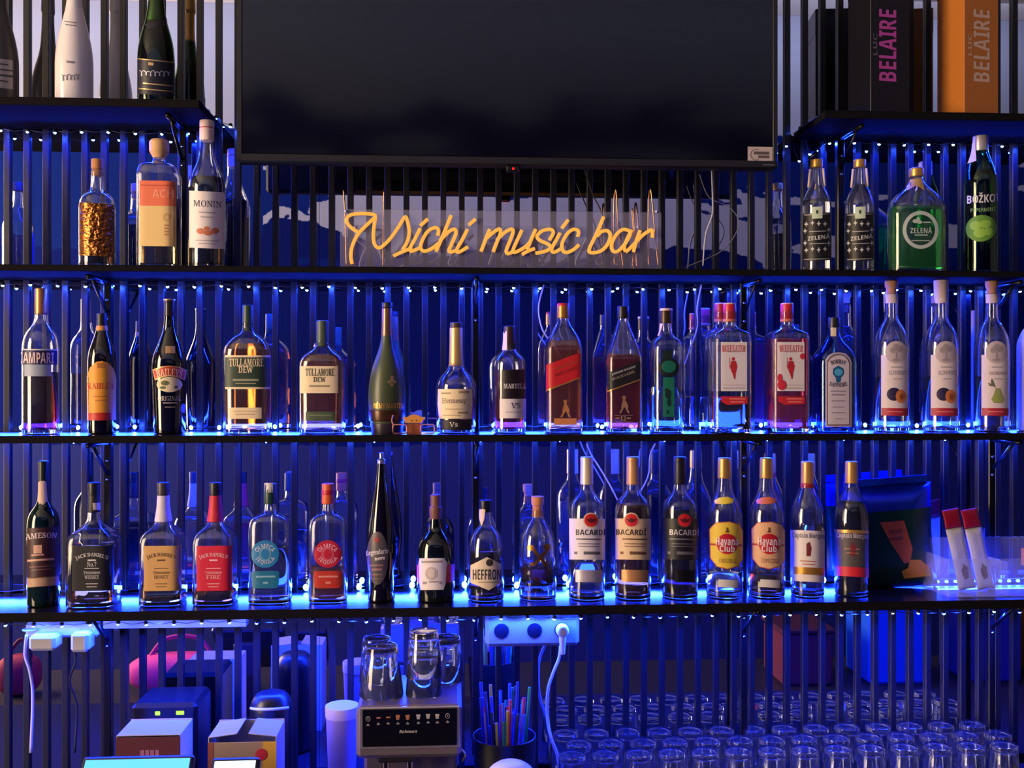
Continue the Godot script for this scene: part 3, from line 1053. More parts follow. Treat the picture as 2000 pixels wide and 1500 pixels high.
	# peppermint liqueur
	b = bottle("peppermint_liqueur_bottle", "tall dark green bottle with white lettering and silver cap", "bottle", 1915, 2, [[33.5, 525], [33.5, 352], [29, 332], [18, 306], [14, 290], [14, 275]], {"mat": glass(rgb(120, 190, 140)), "hollow": true, "cut": 10.0})
	liquid(b, 336, rgb(10, 70, 34))
	cap(b, [[15.5, 297], [15.5, 266]], mat(rgb(206, 196, 196), 0.35, 0.5))
	sheet(b, "neck_seal", [[1893, 272], [1906, 268], [1908, 314], [1890, 318]], mat(rgb(226, 206, 196), 0.6), 0.003)
	write(b, b.node, "BOŽKOV", 1922, 386, 66, 20, mat(rgb(214, 212, 220), 0.5), "bold", 0.0005)
	write(b, b.node, "PEPERMINT", 1920, 410, 48, 7, mat(rgb(150, 200, 130), 0.5), "sans", 0.0005)
	l = sheet(b, "label", oval(1916, 446, 30, 26, 28), mat(rgb(96, 150, 44), 0.6))
	for q in [[1905, 440, 11, 9], [1924, 438, 12, 8], [1914, 455, 13, 9], [1930, 453, 8, 8]]:
		sheet(b, "leaf_print", oval(q[0], q[1], q[2], q[3], 12), mat(rgb(140, 188, 70), 0.6), 0.0008, l)

func crinkle() -> NoiseTexture2D:
	var t := NoiseTexture2D.new()
	var n := FastNoiseLite.new()
	n.seed = 3
	n.frequency = 0.03
	n.fractal_octaves = 3
	t.noise = n
	t.width = 256
	t.height = 256
	t.seamless = true
	t.as_normal_map = true
	t.bump_strength = 12.0
	return t

# ------------------------------------------------------------------ row 3
func row_3() -> void:
	var cream := mat(rgb(236, 214, 176), 0.6)
	var white := mat(rgb(230, 220, 222), 0.55)
	var gold := mat(rgb(222, 172, 92), 0.32, 0.75)
	var black := mat(rgb(16, 15, 16), 0.45)
	var red := mat(rgb(206, 34, 44), 0.4)
	# bitter
	var b := bottle("bitter_bottle", "round-shouldered bottle of dark red bitter with blue name band and gold cap", "bottle", 80, 3, [[38, 848], [38, 672], [32, 652], [14, 632], [12, 612], [11, 566]], {"cut": 12.0})
	liquid(b, 727, rgb(120, 20, 26))
	cap(b, [[12.2, 615], [12, 563]], mat(rgb(216, 150, 92), 0.35, 0.7))
	var l := sheet(b, "label", rect(44, 682, 112, 712), mat(rgb(20, 26, 84), 0.5))
	write(b, l, "CAMPARI", 71, 699, 68, 21, mat(rgb(226, 190, 190), 0.5), "bold")
	print_lines(b, l, [[44, 112, 683, 2.5]], mat(rgb(210, 200, 214), 0.5))
	sheet(b, "label", rect(48, 712, 100, 735), mat(rgb(150, 160, 180), 0.5))
	# coffee liqueur
	b = bottle("coffee_liqueur_bottle", "dark bottle with a yellow arched label and red band", "bottle", 199, 3, [[28, 850], [29, 740], [29, 696], [20, 668], [12, 648], [9.5, 630], [9.5, 616]], {"mat": mat(rgb(12, 9, 10), 0.06, 0.0, 0.6), "cut": 14.0})
	cap(b, [[10.4, 638], [10.2, 612]], black)
	turn_px(b, "neck_band", [[12.4, 647], [11, 636]], mat(rgb(216, 140, 50), 0.5))
	l = sheet(b, "label", [[170, 820], [170, 735], [176, 718], [188, 707], [199, 705], [210, 708], [222, 720], [227, 738], [226, 820]], mat(rgb(226, 152, 42), 0.55))
	write(b, l, "KAHLÚA", 197, 752, 52, 15, mat(rgb(190, 62, 30), 0.5), "serif bold", 0.0008, 0.0, 300)
	sheet(b, "red_band", rect(174, 806, 216, 821), mat(rgb(186, 36, 28), 0.5), 0.0008, l)
	print_lines(b, l, [[182, 212, 774, 2], [186, 208, 782, 2], [190, 204, 714, 10]], mat(rgb(180, 110, 40), 0.5))
	# cream liqueur
	b = bottle("cream_liqueur_bottle", "black bottle with a curved red name band and oval cream scene", "bottle", 331, 3, [[31, 848], [34, 760], [36, 712], [32, 692], [14, 650], [10.5, 628], [10, 590]], {"mat": mat(rgb(10, 9, 10), 0.05, 0.0, 0.6), "cut": 14.0})
	cap(b, [[11, 618], [10.8, 592], [11.6, 591], [11.4, 584]], mat(rgb(40, 34, 34), 0.25))
	turn_px(b, "cap_rim", [[11.8, 588], [11.8, 584]], gold)
	l = sheet(b, "emblem", rect(323, 676, 342, 690), mat(rgb(190, 150, 100), 0.4, 0.5))
	l = sheet(b, "name_band", [[298, 722], [314, 716], [331, 714], [350, 716], [365, 723], [361, 743], [346, 737], [331, 735], [316, 737], [303, 743]], mat(rgb(226, 176, 110), 0.4, 0.4))
	l = sheet(b, "label", [[301, 724], [316, 718], [331, 716], [348, 718], [362, 725], [359, 740], [346, 735], [331, 733], [316, 735], [304, 740]], mat(rgb(196, 54, 38), 0.5), 0.0008)
	write(b, l, "BAILEYS", 331, 727, 50, 14, mat(rgb(238, 200, 160), 0.5), "serif bold", 0.0012, 0.0, 110)
	l = sheet(b, "scene_label", oval(331, 751, 25, 15, 24), mat(rgb(222, 208, 172), 0.6))
	for q in [[322, 748, 8, 5], [344, 756, 4, 3], [318, 757, 6, 3]]:
		sheet(b, "scene_print", oval(q[0], q[1], q[2], q[3], 10), mat(rgb(96, 100, 60), 0.6), 0.0008, l)
	write(b, b.node, "ORIGINAL", 331, 778, 44, 9, mat(rgb(190, 180, 176), 0.4, 0.4), "serif", 0.0005)
	print_lines(b, b.node, [[318, 346, 787, 2], [322, 342, 795, 1.5]], mat(rgb(170, 150, 140), 0.5), 0.0005)
	sheet(b, "seal", oval(358, 798, 6, 9, 14), mat(rgb(120, 110, 110), 0.5, 0.4))
	# two whiskeys of one make
	var amber := rgb(212, 112, 42)
	b = bottle("whiskey_bottle", "broad whiskey bottle with a dark green label and green cap", "bottle", 484, 3, [[45, 846], [46, 690], [43, 676], [30, 660], [11, 648], [9.5, 620], [9.5, 600]], {"n": 3.2, "dr": 0.8, "cut": 10.0})
	liquid(b, 672, amber, 0.12)
	cap(b, [[10.2, 648], [10, 596]], mat(rgb(44, 66, 44), 0.4))
	sheet(b, "label_border", rect(440, 694, 529, 760), cream)
	l = sheet(b, "label", rect(440, 698, 529, 756), mat(rgb(38, 58, 44), 0.5), 0.0008)
	write(b, l, "TULLAMORE", 481, 708, 66, 15, cream, "serif bold", 0.0012)
	write(b, l, "DEW", 480, 722, 28, 12, cream, "serif bold", 0.0012)
	print_lines(b, l, [[455, 505, 742, 4], [460, 500, 749, 2]], mat(rgb(150, 150, 120), 0.5), 0.0012)
	l = sheet(b, "lower_label", rect(448, 796, 511, 818), cream)
	print_lines(b, l, [[456, 502, 803, 1.5], [460, 498, 809, 1.5]], mat(rgb(190, 165, 130), 0.6))
	b = bottle("whiskey_bottle", "whiskey bottle with a cream label and green capsule", "bottle", 630, 3, [[44, 845], [45, 714], [41, 698], [20, 682], [12, 672], [11, 640], [11, 632]], {"n": 3.2, "dr": 0.8, "cut": 10.0})
	liquid(b, 694, rgb(214, 110, 60), 0.14)
	cap(b, [[12.2, 678], [11.6, 630], [11, 626]], mat(rgb(70, 84, 66), 0.45))
	sheet(b, "neck_seal", [[611, 632], [617, 628], [617, 678], [609, 676]], mat(rgb(216, 200, 190), 0.6), 0.002)
	l = sheet(b, "label", rect(586, 715, 660, 768), cream)
	write(b, l, "TULLAMORE", 625, 727, 56, 14, mat(rgb(62, 66, 44), 0.6), "serif bold")
	write(b, l, "DEW", 624, 741, 24, 10, mat(rgb(62, 66, 44), 0.6), "serif bold")
	print_lines(b, l, [[604, 644, 754, 3]], mat(rgb(140, 130, 100), 0.6))
	l = sheet(b, "lower_label", rect(597, 804, 656, 822), mat(rgb(70, 84, 64), 0.5))
	print_lines(b, l, [[604, 648, 811, 2]], mat(rgb(120, 130, 100), 0.6))
	# cognac, frosted
	b = bottle("cognac_bottle", "frosted dark green teardrop cognac bottle with gold lettering", "bottle", 756, 3, [[29, 848], [33, 822], [37, 786], [36, 752], [29, 716], [16, 682], [11.5, 662], [10.5, 640], [10, 598]], {"mat": mat(rgb(64, 74, 44), 0.38), "cut": 16.0})
	cap(b, [[11.6, 663], [10.8, 640], [10.2, 602]], mat(rgb(150, 110, 84), 0.3, 0.7), "foil")
	cap(b, [[10.6, 602], [10.4, 591]], mat(rgb(46, 40, 40), 0.4))
	turn_px(b, "neck_ring", [[11.9, 665], [11.7, 661]], red)
	for q in [[766, 740, 4, 7], [760, 746, 3, 3], [771, 746, 3, 3], [765, 751, 3.5, 4]]:
		sheet(b, "emblem", oval(q[0], q[1], q[2], q[3], 8), mat(rgb(196, 150, 100), 0.35, 0.7))
	write(b, b.node, "RÉMY MARTIN", 759, 791, 58, 13, mat(rgb(214, 164, 84), 0.32, 0.7), "bold", 0.0005)
	turn_px(b, "lower_band", [[35.2, 822], [37.2, 800]], mat(rgb(70, 46, 30), 0.3, 0.5))
	sheet(b, "medallion", rect(743, 803, 768, 820), mat(rgb(150, 28, 34), 0.4), 0.0016)
	turn_px(b, "foot_band", [[30, 847], [33, 826]], mat(rgb(44, 34, 42), 0.35))
	# novelty ornament and wire frame
	spectacles()
	# cognac, squat
	b = bottle("cognac_bottle", "squat clear cognac bottle with a gold foil neck and cream label", "bottle", 891, 3, [[37, 845], [40, 775], [40, 752], [34, 738], [15, 718], [12, 690], [12, 640]], {"cut": 12.0})
	liquid(b, 776, rgb(206, 80, 50), 0.1)
	cap(b, [[14.5, 716], [13.2, 680], [12.8, 640]], mat(rgb(226, 186, 116), 0.36, 0.6), "foil")
	cap(b, [[12.4, 641], [12.4, 630]], mat(rgb(70, 52, 36), 0.4))
	l = sheet(b, "label", [[856, 760], [922, 760], [922, 790], [920, 818], [858, 818], [855, 790]], mat(rgb(240, 218, 178), 0.6))
	write(b, l, "Hennessy", 887, 784, 46, 13, mat(rgb(100, 84, 70), 0.6), "serif")
	print_lines(b, l, [[862, 880, 768, 3], [896, 916, 766, 4], [870, 904, 799, 1.5], [894, 914, 806, 4], [866, 900, 811, 1.5]], mat(rgb(170, 146, 116), 0.6))
	l = sheet(b, "lower_label", rect(860, 820, 921, 840), mat(rgb(26, 14, 14), 0.5))
	write(b, l, "Vs", 886, 829, 16, 9, white, "serif", 0.0008)
	# cognac, straight
	b = bottle("cognac_bottle", "straight clear cognac bottle with a black name panel over a white panel", "bottle", 995, 3, [[32, 846], [33, 712], [30, 700], [13, 684], [11, 664], [11, 645]], {"cut": 9.0})
	liquid(b, 722, rgb(176, 44, 36), 0.14)
	cap(b, [[11.8, 684], [11.4, 637]], mat(rgb(52, 30, 34), 0.35))
	sheet(b, "neck_seal", rect(982, 646, 991, 684), mat(rgb(230, 205, 190), 0.6), 0.0016)
	l = sheet(b, "label", rect(980, 722, 1023, 779), mat(rgb(26, 14, 16), 0.45))
	write(b, l, "MARTELL", 1005, 754, 42, 9, mat(rgb(206, 200, 206), 0.5), "serif bold")
	l = sheet(b, "lower_label", rect(976, 779, 1027, 817), white)
	write(b, l, "VS", 1007, 792, 18, 11, mat(rgb(70, 60, 66), 0.6), "serif")
	print_lines(b, l, [[988, 1020, 805, 1.2]], mat(rgb(170, 160, 166), 0.6))
	# two square whiskies with slanted labels
	b = bottle("whisky_bottle", "square whisky bottle with a slanted red label and gold-red cap", "bottle", 1100, 3, [[35, 846], [35, 682], [31, 664], [13, 630], [11.5, 620], [11.5, 600]], {"n": 6.0, "cut": 8.0})
	liquid(b, 666, rgb(226, 110, 50), 0.2)
	cap(b, [[12.4, 622], [12.2, 598], [11, 593]], mat(rgb(196, 130, 60), 0.35, 0.6))
	turn_px(b, "cap_top", [[12.6, 599], [11.2, 592.5]], red)
	l = sheet(b, "label", [[1066, 713], [1134, 688], [1134, 738], [1066, 764]], mat(rgb(196, 28, 34), 0.5))
	sheet(b, "label_edge", [[1066, 762], [1134, 736], [1134, 739], [1066, 765]], gold, 0.0008, l)
	write(b, l, "JOHNNIE WALKER", 1106, 714, 46, 5, gold, "serif", 0.0009, 0.37)
	write(b, l, "RED LABEL", 1106, 725, 44, 6, mat(rgb(150, 24, 28), 0.5), "bold", 0.0009, 0.37)
	walker(b, 1104, 800, mat(rgb(180, 120, 70), 0.5))
	sheet(b, "lower_label", rect(1082, 817, 1126, 830), mat(rgb(206, 130, 80), 0.5))
	b = bottle("whisky_bottle", "square whisky bottle with a slanted black label and black cap", "bottle", 1217, 3, [[34, 846], [34, 700], [30, 684], [13, 634], [11, 622], [11, 602]], {"n": 6.0, "cut": 8.0})
	liquid(b, 692, rgb(206, 56, 34), 0.2)
	cap(b, [[11.6, 622], [11.4, 598]], mat(rgb(24, 22, 20), 0.4))
	l = sheet(b, "label", [[1184, 729], [1250, 704], [1250, 742], [1184, 766]], mat(rgb(22, 20, 22), 0.5))
	sheet(b, "label_edge", [[1184, 764], [1250, 740], [1250, 742.5], [1184, 767]], gold, 0.0008, l)
	write(b, l, "JOHNNIE WALKER", 1218, 724, 46, 5, white, "serif", 0.0009, 0.36)
	write(b, l, "BLACK LABEL", 1218, 733, 44, 5, mat(rgb(150, 130, 120), 0.5), "bold", 0.0009, 0.36)
	walker(b, 1219, 792, mat(rgb(150, 110, 84), 0.5))
	write(b, b.node, "12", 1217, 817, 11, 8, mat(rgb(200, 170, 140), 0.5), "serif", 0.0005)
	print_lines(b, b.node, [[1202, 1210, 817, 3], [1224, 1232, 817, 3], [1200, 1236, 811, 1], [1200, 1236, 824, 1]], mat(rgb(150, 110, 90), 0.5), 0.0005)
	# absinthe-like
	b = bottle("herbal_spirit_bottle", "clear bottle with a narrow green strip label and dark roundel", "bottle", 1301, 3, [[31, 848], [31, 680], [28, 666], [13, 654], [11, 630], [11, 610]], {"n": 3.0, "cut": 8.0})
	liquid(b, 756, rgb(206, 232, 226))
	cap(b, [[12.2, 632], [12, 610], [12.4, 609], [12, 603]], mat(rgb(70, 54, 30), 0.35, 0.5))
	turn_px(b, "cap_top", [[12.6, 608], [12.2, 602.5]], mat(rgb(236, 206, 170), 0.4))
	sheet(b, "neck_seal", [[1290, 632], [1296, 632], [1289, 656], [1281, 655]], mat(rgb(228, 200, 170), 0.6), 0.002)
	sheet(b, "label", rect(1294, 684, 1314, 712), mat(rgb(12, 34, 34), 0.5))
	l = sheet(b, "roundel", oval(1306, 718, 20, 19, 26), mat(rgb(10, 22, 24), 0.5), 0.0008)
	sheet(b, "roundel_field", oval(1306, 716, 14, 12, 22), mat(rgb(16, 104, 84), 0.5), 0.0012, l)
	l = sheet(b, "strip_label", rect(1295, 737, 1317, 814), mat(rgb(18, 112, 88), 0.5))
	for q in [[1305, 770, 6, 10], [1307, 786, 4, 8], [1302, 762, 4, 4], [1304, 805, 2.5, 4]]:
		sheet(b, "figure_print", oval(q[0], q[1], q[2], q[3], 12), mat(rgb(10, 40, 38), 0.5), 0.0008, l)
	# gins
	gin(1425, 0.15, "clear square gin bottle with a white label, red figure and red cap", false, 1.0)
	gin(1408, 0.072, "second clear gin bottle, standing right behind its white-labelled twin", false, 0.985)
	gin(1537, 0.13, "square bottle of pink gin with a strawberry label and red cap", true, 1.0)
	# sapphire gin
	b = bottle("gin_bottle", "sky blue glass gin bottle with an arched silver label", "bottle", 1629, 3, [[39, 840], [39, 706], [35, 690], [14, 662], [11, 644], [11, 626]], {"mat": glass(rgb(110, 185, 250)), "hollow": true, "n": 3.6, "dr": 0.85, "cut": 10.0})
	liquid(b, 694, rgb(190, 224, 248))
	cap(b, [[11.6, 640], [11.2, 620]], mat(rgb(30, 28, 30), 0.4))
	sheet(b, "neck_seal", rect(1623, 640, 1633, 657), mat(rgb(206, 192, 150), 0.5), 0.0012)
	sheet(b, "label_border", [[1612, 834], [1612, 703], [1618, 694], [1628, 689], [1640, 688], [1652, 691], [1660, 699], [1663, 708], [1663, 834]], mat(rgb(206, 190, 200), 0.4, 0.3))
	sheet(b, "label_line", [[1615, 831], [1615, 706], [1621, 697], [1629, 692], [1640, 691], [1650, 694], [1657, 701], [1660, 709], [1660, 831]], mat(rgb(110, 84, 96), 0.5), 0.0007)
	l = sheet(b, "label", [[1617, 829], [1617, 708], [1623, 699], [1630, 695], [1640, 693.5], [1649, 696], [1655, 703], [1658, 710], [1658, 829]], mat(rgb(208, 196, 208), 0.5), 0.001)
	write(b, l, "BOMBAY", 1637, 706, 30, 8, mat(rgb(40, 36, 44), 0.6), "serif bold", 0.0014, 0.0, 32)
	write(b, l, "SAPPHIRE", 1637, 752, 34, 8, mat(rgb(40, 36, 44), 0.6), "serif bold", 0.0014, 0.0, -46)
	sheet(b, "jewel_print", [[1637, 714], [1647, 720], [1648, 730], [1642, 738], [1641, 747], [1633, 747], [1632, 738], [1626, 730], [1627, 720]], mat(rgb(36, 96, 140), 0.4), 0.0014, l)
	sheet(b, "jewel_print", oval(1637, 727, 8, 7, 14), mat(rgb(84, 172, 214), 0.3), 0.0018, l)
	print_lines(b, l, [[1622, 1652, 764, 2], [1624, 1650, 771, 2.5], [1624, 1650, 783, 1.5], [1626, 1648, 795, 1.5], [1624, 1650, 806, 1.5], [1630, 1646, 818, 1.5]], mat(rgb(140, 126, 140), 0.6), 0.0014)
	# fruit brandies
	fruit_brandy(1741, "tall plum brandy bottle with a bare cork, beside the blue gin", true, 0)
	fruit_brandy(1838, "tall plum brandy bottle with a paper-wrapped stopper, between its two mates", true, 1)
	fruit_brandy(1937, "tall pear brandy bottle with a pear on its label", false, 2)
	b = bottle("vodka_bottle", "frosted pale bottle at the end of the third shelf", "bottle", 2022, 3, [[37, 843], [37, 668], [26, 645], [13, 632], [12, 600]], {"mat": mat(rgb(186, 184, 188), 0.5)})
	cap(b, [[13, 622], [13, 590]], mat(rgb(200, 150, 100), 0.6))

func walker(b: Dictionary, x: float, y: float, m: Material) -> void:
	# a small striding figure: hat, coat, two legs
	var st := begin()
	for p in [oval(x, y - 12, 3, 3.4, 8), rect(x - 5, y - 15.5, x + 5, y - 14.5), rect(x - 3, y - 19, x + 3, y - 15), [[x - 3, y - 9], [x + 4, y - 9], [x + 9, y + 4], [x - 6, y + 4]], [[x - 4, y + 4], [x, y + 4], [x - 6, y + 15], [x - 10, y + 15]], [[x + 2, y + 4], [x + 6, y + 4], [x + 11, y + 15], [x + 7, y + 15]]]:
		lay(st, b, p, 0.0005)
	part("figure_print", done_sheet(st), m, b.node)

func gin(x: float, z: float, label: String, pink: bool, f: float) -> void:
	var red := mat(rgb(206, 34, 44), 0.4)
	var white := mat(rgb(232, 222, 222), 0.55)
	var b := bottle("gin_bottle", label, "bottle", x, 3, [[37.5 * f, 847], [37.5 * f, 664], [35 * f, 652], [14, 640], [12.5, 630], [12.5, 604]], {"n": 6.0, "dr": 0.9, "cut": 6.0, "z": z})
	liquid(b, 776 if not pink else 662, rgb(250, 90, 130) if pink else rgb(238, 240, 248), 0.3 if pink else 0.0)
	cap(b, [[12.6, 628], [12.2, 597], [11.4, 593]], red)
	turn_px(b, "cap_top", [[12.0, 595.5], [11.6, 592]], mat(rgb(240, 190, 176), 0.4))
	turn_px(b, "cap_foot", [[12.9, 629], [12.7, 623]], mat(rgb(210, 120, 90), 0.4))
	var d := x - 1425.0
	var s := -2.0 if pink else 0.0
	var l := sheet(b, "label", rect(1408 + d + s, 668, 1459 + d, 764), white)
	write(b, l, "BEEFEATER", 1433 + d, 680, 46, 12, mat(rgb(204, 60, 56), 0.5), "serif bold", 0.0008, 0.0, 190)
	var st := begin()
	for p in [oval(1432 + d, 701, 3, 3.5, 10), [[1428 + d, 705], [1437 + d, 705], [1440 + d, 716], [1437 + d, 728], [1429 + d, 728], [1426 + d, 716]], [[1430 + d, 728], [1437 + d, 728], [1436 + d, 740], [1434 + d, 741]], rect(1424.5 + d, 698, 1425.5 + d, 720)]:
		lay(st, b, p, 0.0008)
	part("figure_print", done_sheet(st), mat(rgb(190, 44, 50), 0.5), l)
	print_lines(b, l, [[1420 + d, 1446 + d, 687, 1.5], [1412 + d, 1455 + d, 752, 1], [1412 + d, 1455 + d, 758, 1.5]], mat(rgb(176, 160, 164), 0.6))
	if pink:
		for q in [[1415, 752, 9, 10], [1411, 738, 5, 8], [1455, 696, 5, 6]]:
			sheet(b, "fruit_print", oval(q[0] + d, q[1], q[2], q[3], 14), mat(rgb(210, 50, 66), 0.5), 0.0012, l)
	l = sheet(b, "banner", [[1408 + d, 774], [1418 + d, 774], [1460 + d, 775], [1460 + d, 789], [1420 + d, 791], [1408 + d, 784]], mat(rgb(206, 40, 50), 0.5))
	print_lines(b, l, [[1424 + d, 1456 + d, 779, 2.5], [1426 + d, 1454 + d, 785, 2.5]], mat(rgb(236, 130, 120), 0.5))

func fruit_brandy(x: float, label: String, plum: bool, stop: int) -> void:
	var white := mat(rgb(224, 208, 212), 0.6)
	var grey := mat(rgb(150, 138, 144), 0.6)
	var b := bottle("fruit_brandy_bottle", label, "bottle", x, 3, [[36, 845], [36.5, 680], [33, 656], [22, 636], [13.5, 626], [13, 600], [13, 572]], {"cut": 12.0})
	liquid(b, 735, rgb(236, 240, 250))
	if stop == 1:
		cap(b, [[12.5, 592], [14, 580], [15, 552], [15, 545]], mat(rgb(214, 190, 184), 0.7), "wrapped_stopper")
	else:
		cap(b, [[10.5, 575], [10.5, 563], [13, 561], [13.5, 549]], mat(rgb(200, 146, 104), 0.7), "cork")
	turn_px(b, "stopper_ring", [[14, 549], [14, 545.5]], mat(rgb(54, 30, 40), 0.5))
	sheet(b, "neck_seal", rect(x - 11, 574, x + 12.5, 592), mat(rgb(216, 196, 194), 0.6), 0.0008)
	var l := sheet(b, "label", rect(x - 20, 693, x + 32, 812), white)
	var e := sheet(b, "emblem", oval(x + 9, 688, 21, 22, 28), mat(rgb(186, 170, 176), 0.5), 0.0009)
	var st := begin()
	for p in [rect(x + 8, 688, x + 11, 702), oval(x + 3, 684, 6, 6, 10), oval(x + 14, 682, 7, 6, 10), oval(x + 9, 677, 6, 5, 10), oval(x + 9, 703, 8, 2.5, 10)]:
		lay(st, b, p, 0.0013)
	part("tree_print", done_sheet(st), grey, e)
	write(b, l, "SLIVOVICE" if plum else "HRUŠKOVICE", x + 12, 728, 34, 8, grey, "serif bold")
	print_lines(b, l, [[x, x + 22, 717, 1.5], [x + 4, x + 20, 740, 1.5]], grey)
	if plum:
		sheet(b, "plum_print", oval(x + 5, 770, 14, 13, 18), mat(rgb(38, 26, 70), 0.5), 0.0008, l)
		sheet(b, "plum_print", oval(x + 18, 774, 10, 13, 18), mat(rgb(206, 120, 60), 0.5), 0.0012, l)
		sheet(b, "stone_print", oval(x + 19, 775, 3.5, 6, 12), mat(rgb(150, 76, 40), 0.5), 0.0016, l)
	else:
		sheet(b, "pear_print", [[x + 8, 758], [x + 16, 758], [x + 20, 770], [x + 24, 780], [x + 20, 787], [x + 4, 787], [x - 1, 780], [x + 4, 770]], mat(rgb(150, 160, 90), 0.5), 0.0008, l)
		sheet(b, "leaf_print", [[x, 738], [x + 5, 748], [x + 8, 758], [x + 3, 754], [x - 2, 746]], mat(rgb(96, 100, 80), 0.5), 0.0008, l)
		sheet(b, "leaf_print", [[x - 8, 748], [x, 749], [x + 5, 755], [x - 4, 754]], mat(rgb(96, 100, 80), 0.5), 0.0008, l)
	sheet(b, "red_band", rect(x - 19, 797, x + 32, 812), mat(rgb(176, 40, 60), 0.5), 0.0008, l)
	print_lines(b, l, [[x - 8, x + 22, 804, 2]], mat(rgb(214, 120, 120), 0.5), 0.0012)

func spectacles() -> void:
	var c := ray(808, 849, 0.18)
	var k := ray(809, 750, 0.18).x - ray(808, 750, 0.18).x
	var o := thing("wire_frame", "pair of copper wire loops joined like spectacles, lying on the third shelf", "frame", Vector3(c.x, Y[3], 0.18))
	var wire := mat(rgb(226, 150, 120), 0.3, 0.7)
	var st: SurfaceTool
	for s in [-1.0, 1.0]:
		var pts := PackedVector3Array()
		for q in [[15, 2], [38, 2], [41, 5], [40, 17], [38, 19], [17, 19], [14, 16], [13, 6], [15, 2]]:
			pts.append(Vector3(s * q[0] * k, q[1] * k, 0))
		st = begin()
		add_tube(st, pts, 0.0014, 6)
		part("wire_loop", done(st), wire, o)
	part("side_arm", tube(smooth([Vector3(-40 * k, 19 * k, 0), Vector3(-43 * k, 28 * k, -0.006), Vector3(-41 * k, 38 * k, -0.012)]), 0.0014, 6), wire, o)
	var orn := thing("wooden_ornament", "small carved wooden ornament shaped like a cap, between the copper loops", "ornament", Vector3(c.x, Y[3], 0.165))
	var poly := PackedVector2Array()
	for q in [[-18, 22], [-18, 27], [-22, 31], [-21, 34], [-14, 33], [-8, 37], [0, 39], [8, 37], [14, 34], [22, 33], [22, 29], [18, 28], [17, 22]]:
		poly.append(Vector2(q[0] * k, q[1] * k))
	var wood := mat(rgb(216, 146, 62), 0.6)
	part("crown", plate(poly, 0.016), wood, orn)
	var low := PackedVector2Array()
	for q in [[-14, 0], [14, 0], [15, 10], [12, 21], [-13, 21], [-15, 10]]:
		low.append(Vector2(q[0] * k, q[1] * k))
	part("foot", plate(low, 0.012), mat(rgb(150, 76, 44), 0.6), orn)
	for s in [-1.0, 1.0]:
		part("eye_mark", ball(0.0014), mat(rgb(110, 60, 20), 0.6), orn, Vector3(s * 4.5 * k, 27 * k, 0.0082))

# an extruded outline, centred on z = 0
func plate(poly: PackedVector2Array, d: float) -> ArrayMesh:
	var st := begin()
	st.set_smooth_group(-1)
	var p := poly
	if Geometry2D.is_polygon_clockwise(p):
		p.reverse()
	var tri := Geometry2D.triangulate_polygon(p)
	for t in range(0, tri.size(), 3):
		var a := p[tri[t]]
		var b := p[tri[t + 1]]
		var c := p[tri[t + 2]]
		var seq := [a, b, c] if (b - a).cross(c - a) < 0.0 else [a, c, b]
		for v in seq:
			st.add_vertex(Vector3(v.x, v.y, d / 2))
		seq.reverse()
		for v in seq:
			st.add_vertex(Vector3(v.x, v.y, -d / 2))
	var turn := 0.0
	for i in p.size():
		turn += p[i].cross(p[(i + 1) % p.size()])
	for i in p.size():
		var a := p[i]
		var b := p[(i + 1) % p.size()]
		if turn < 0.0:
			var s := a
			a = b
			b = s
		quad(st, Vector3(a.x, a.y, d / 2), Vector3(a.x, a.y, -d / 2), Vector3(b.x, b.y, -d / 2), Vector3(b.x, b.y, d / 2))
	return done(st)

# an unreadable flourish of handwriting: a looping pen line laid on the bottle
func scribble(b: Dictionary, parent: Node3D, cx: float, cy: float, w: float, h: float, loops: int, m: Material) -> void:
	var st := begin()
	var prev := Vector2.ZERO
	for i in loops * 9 + 1:
		var t := i / (loops * 9.0)
		var a := t * loops * TAU
		var tall := 0.35 + 0.3 * absf(sin(t * 9.0 + 1.0))
		var p := Vector2(cx - w / 2 + w * t + 2.4 * sin(a), cy - tall * h * 0.5 * cos(a) - (t - 0.5) * h * 0.25)
		if i > 0:
			var n := (p - prev).orthogonal().normalized() * 0.65
			lay(st, b, [[prev.x + n.x, prev.y + n.y], [p.x + n.x, p.y + n.y], [p.x - n.x, p.y - n.y], [prev.x - n.x, prev.y - n.y]], 0.0008)
		prev = p
	part("handwriting", done_sheet(st), m, parent)

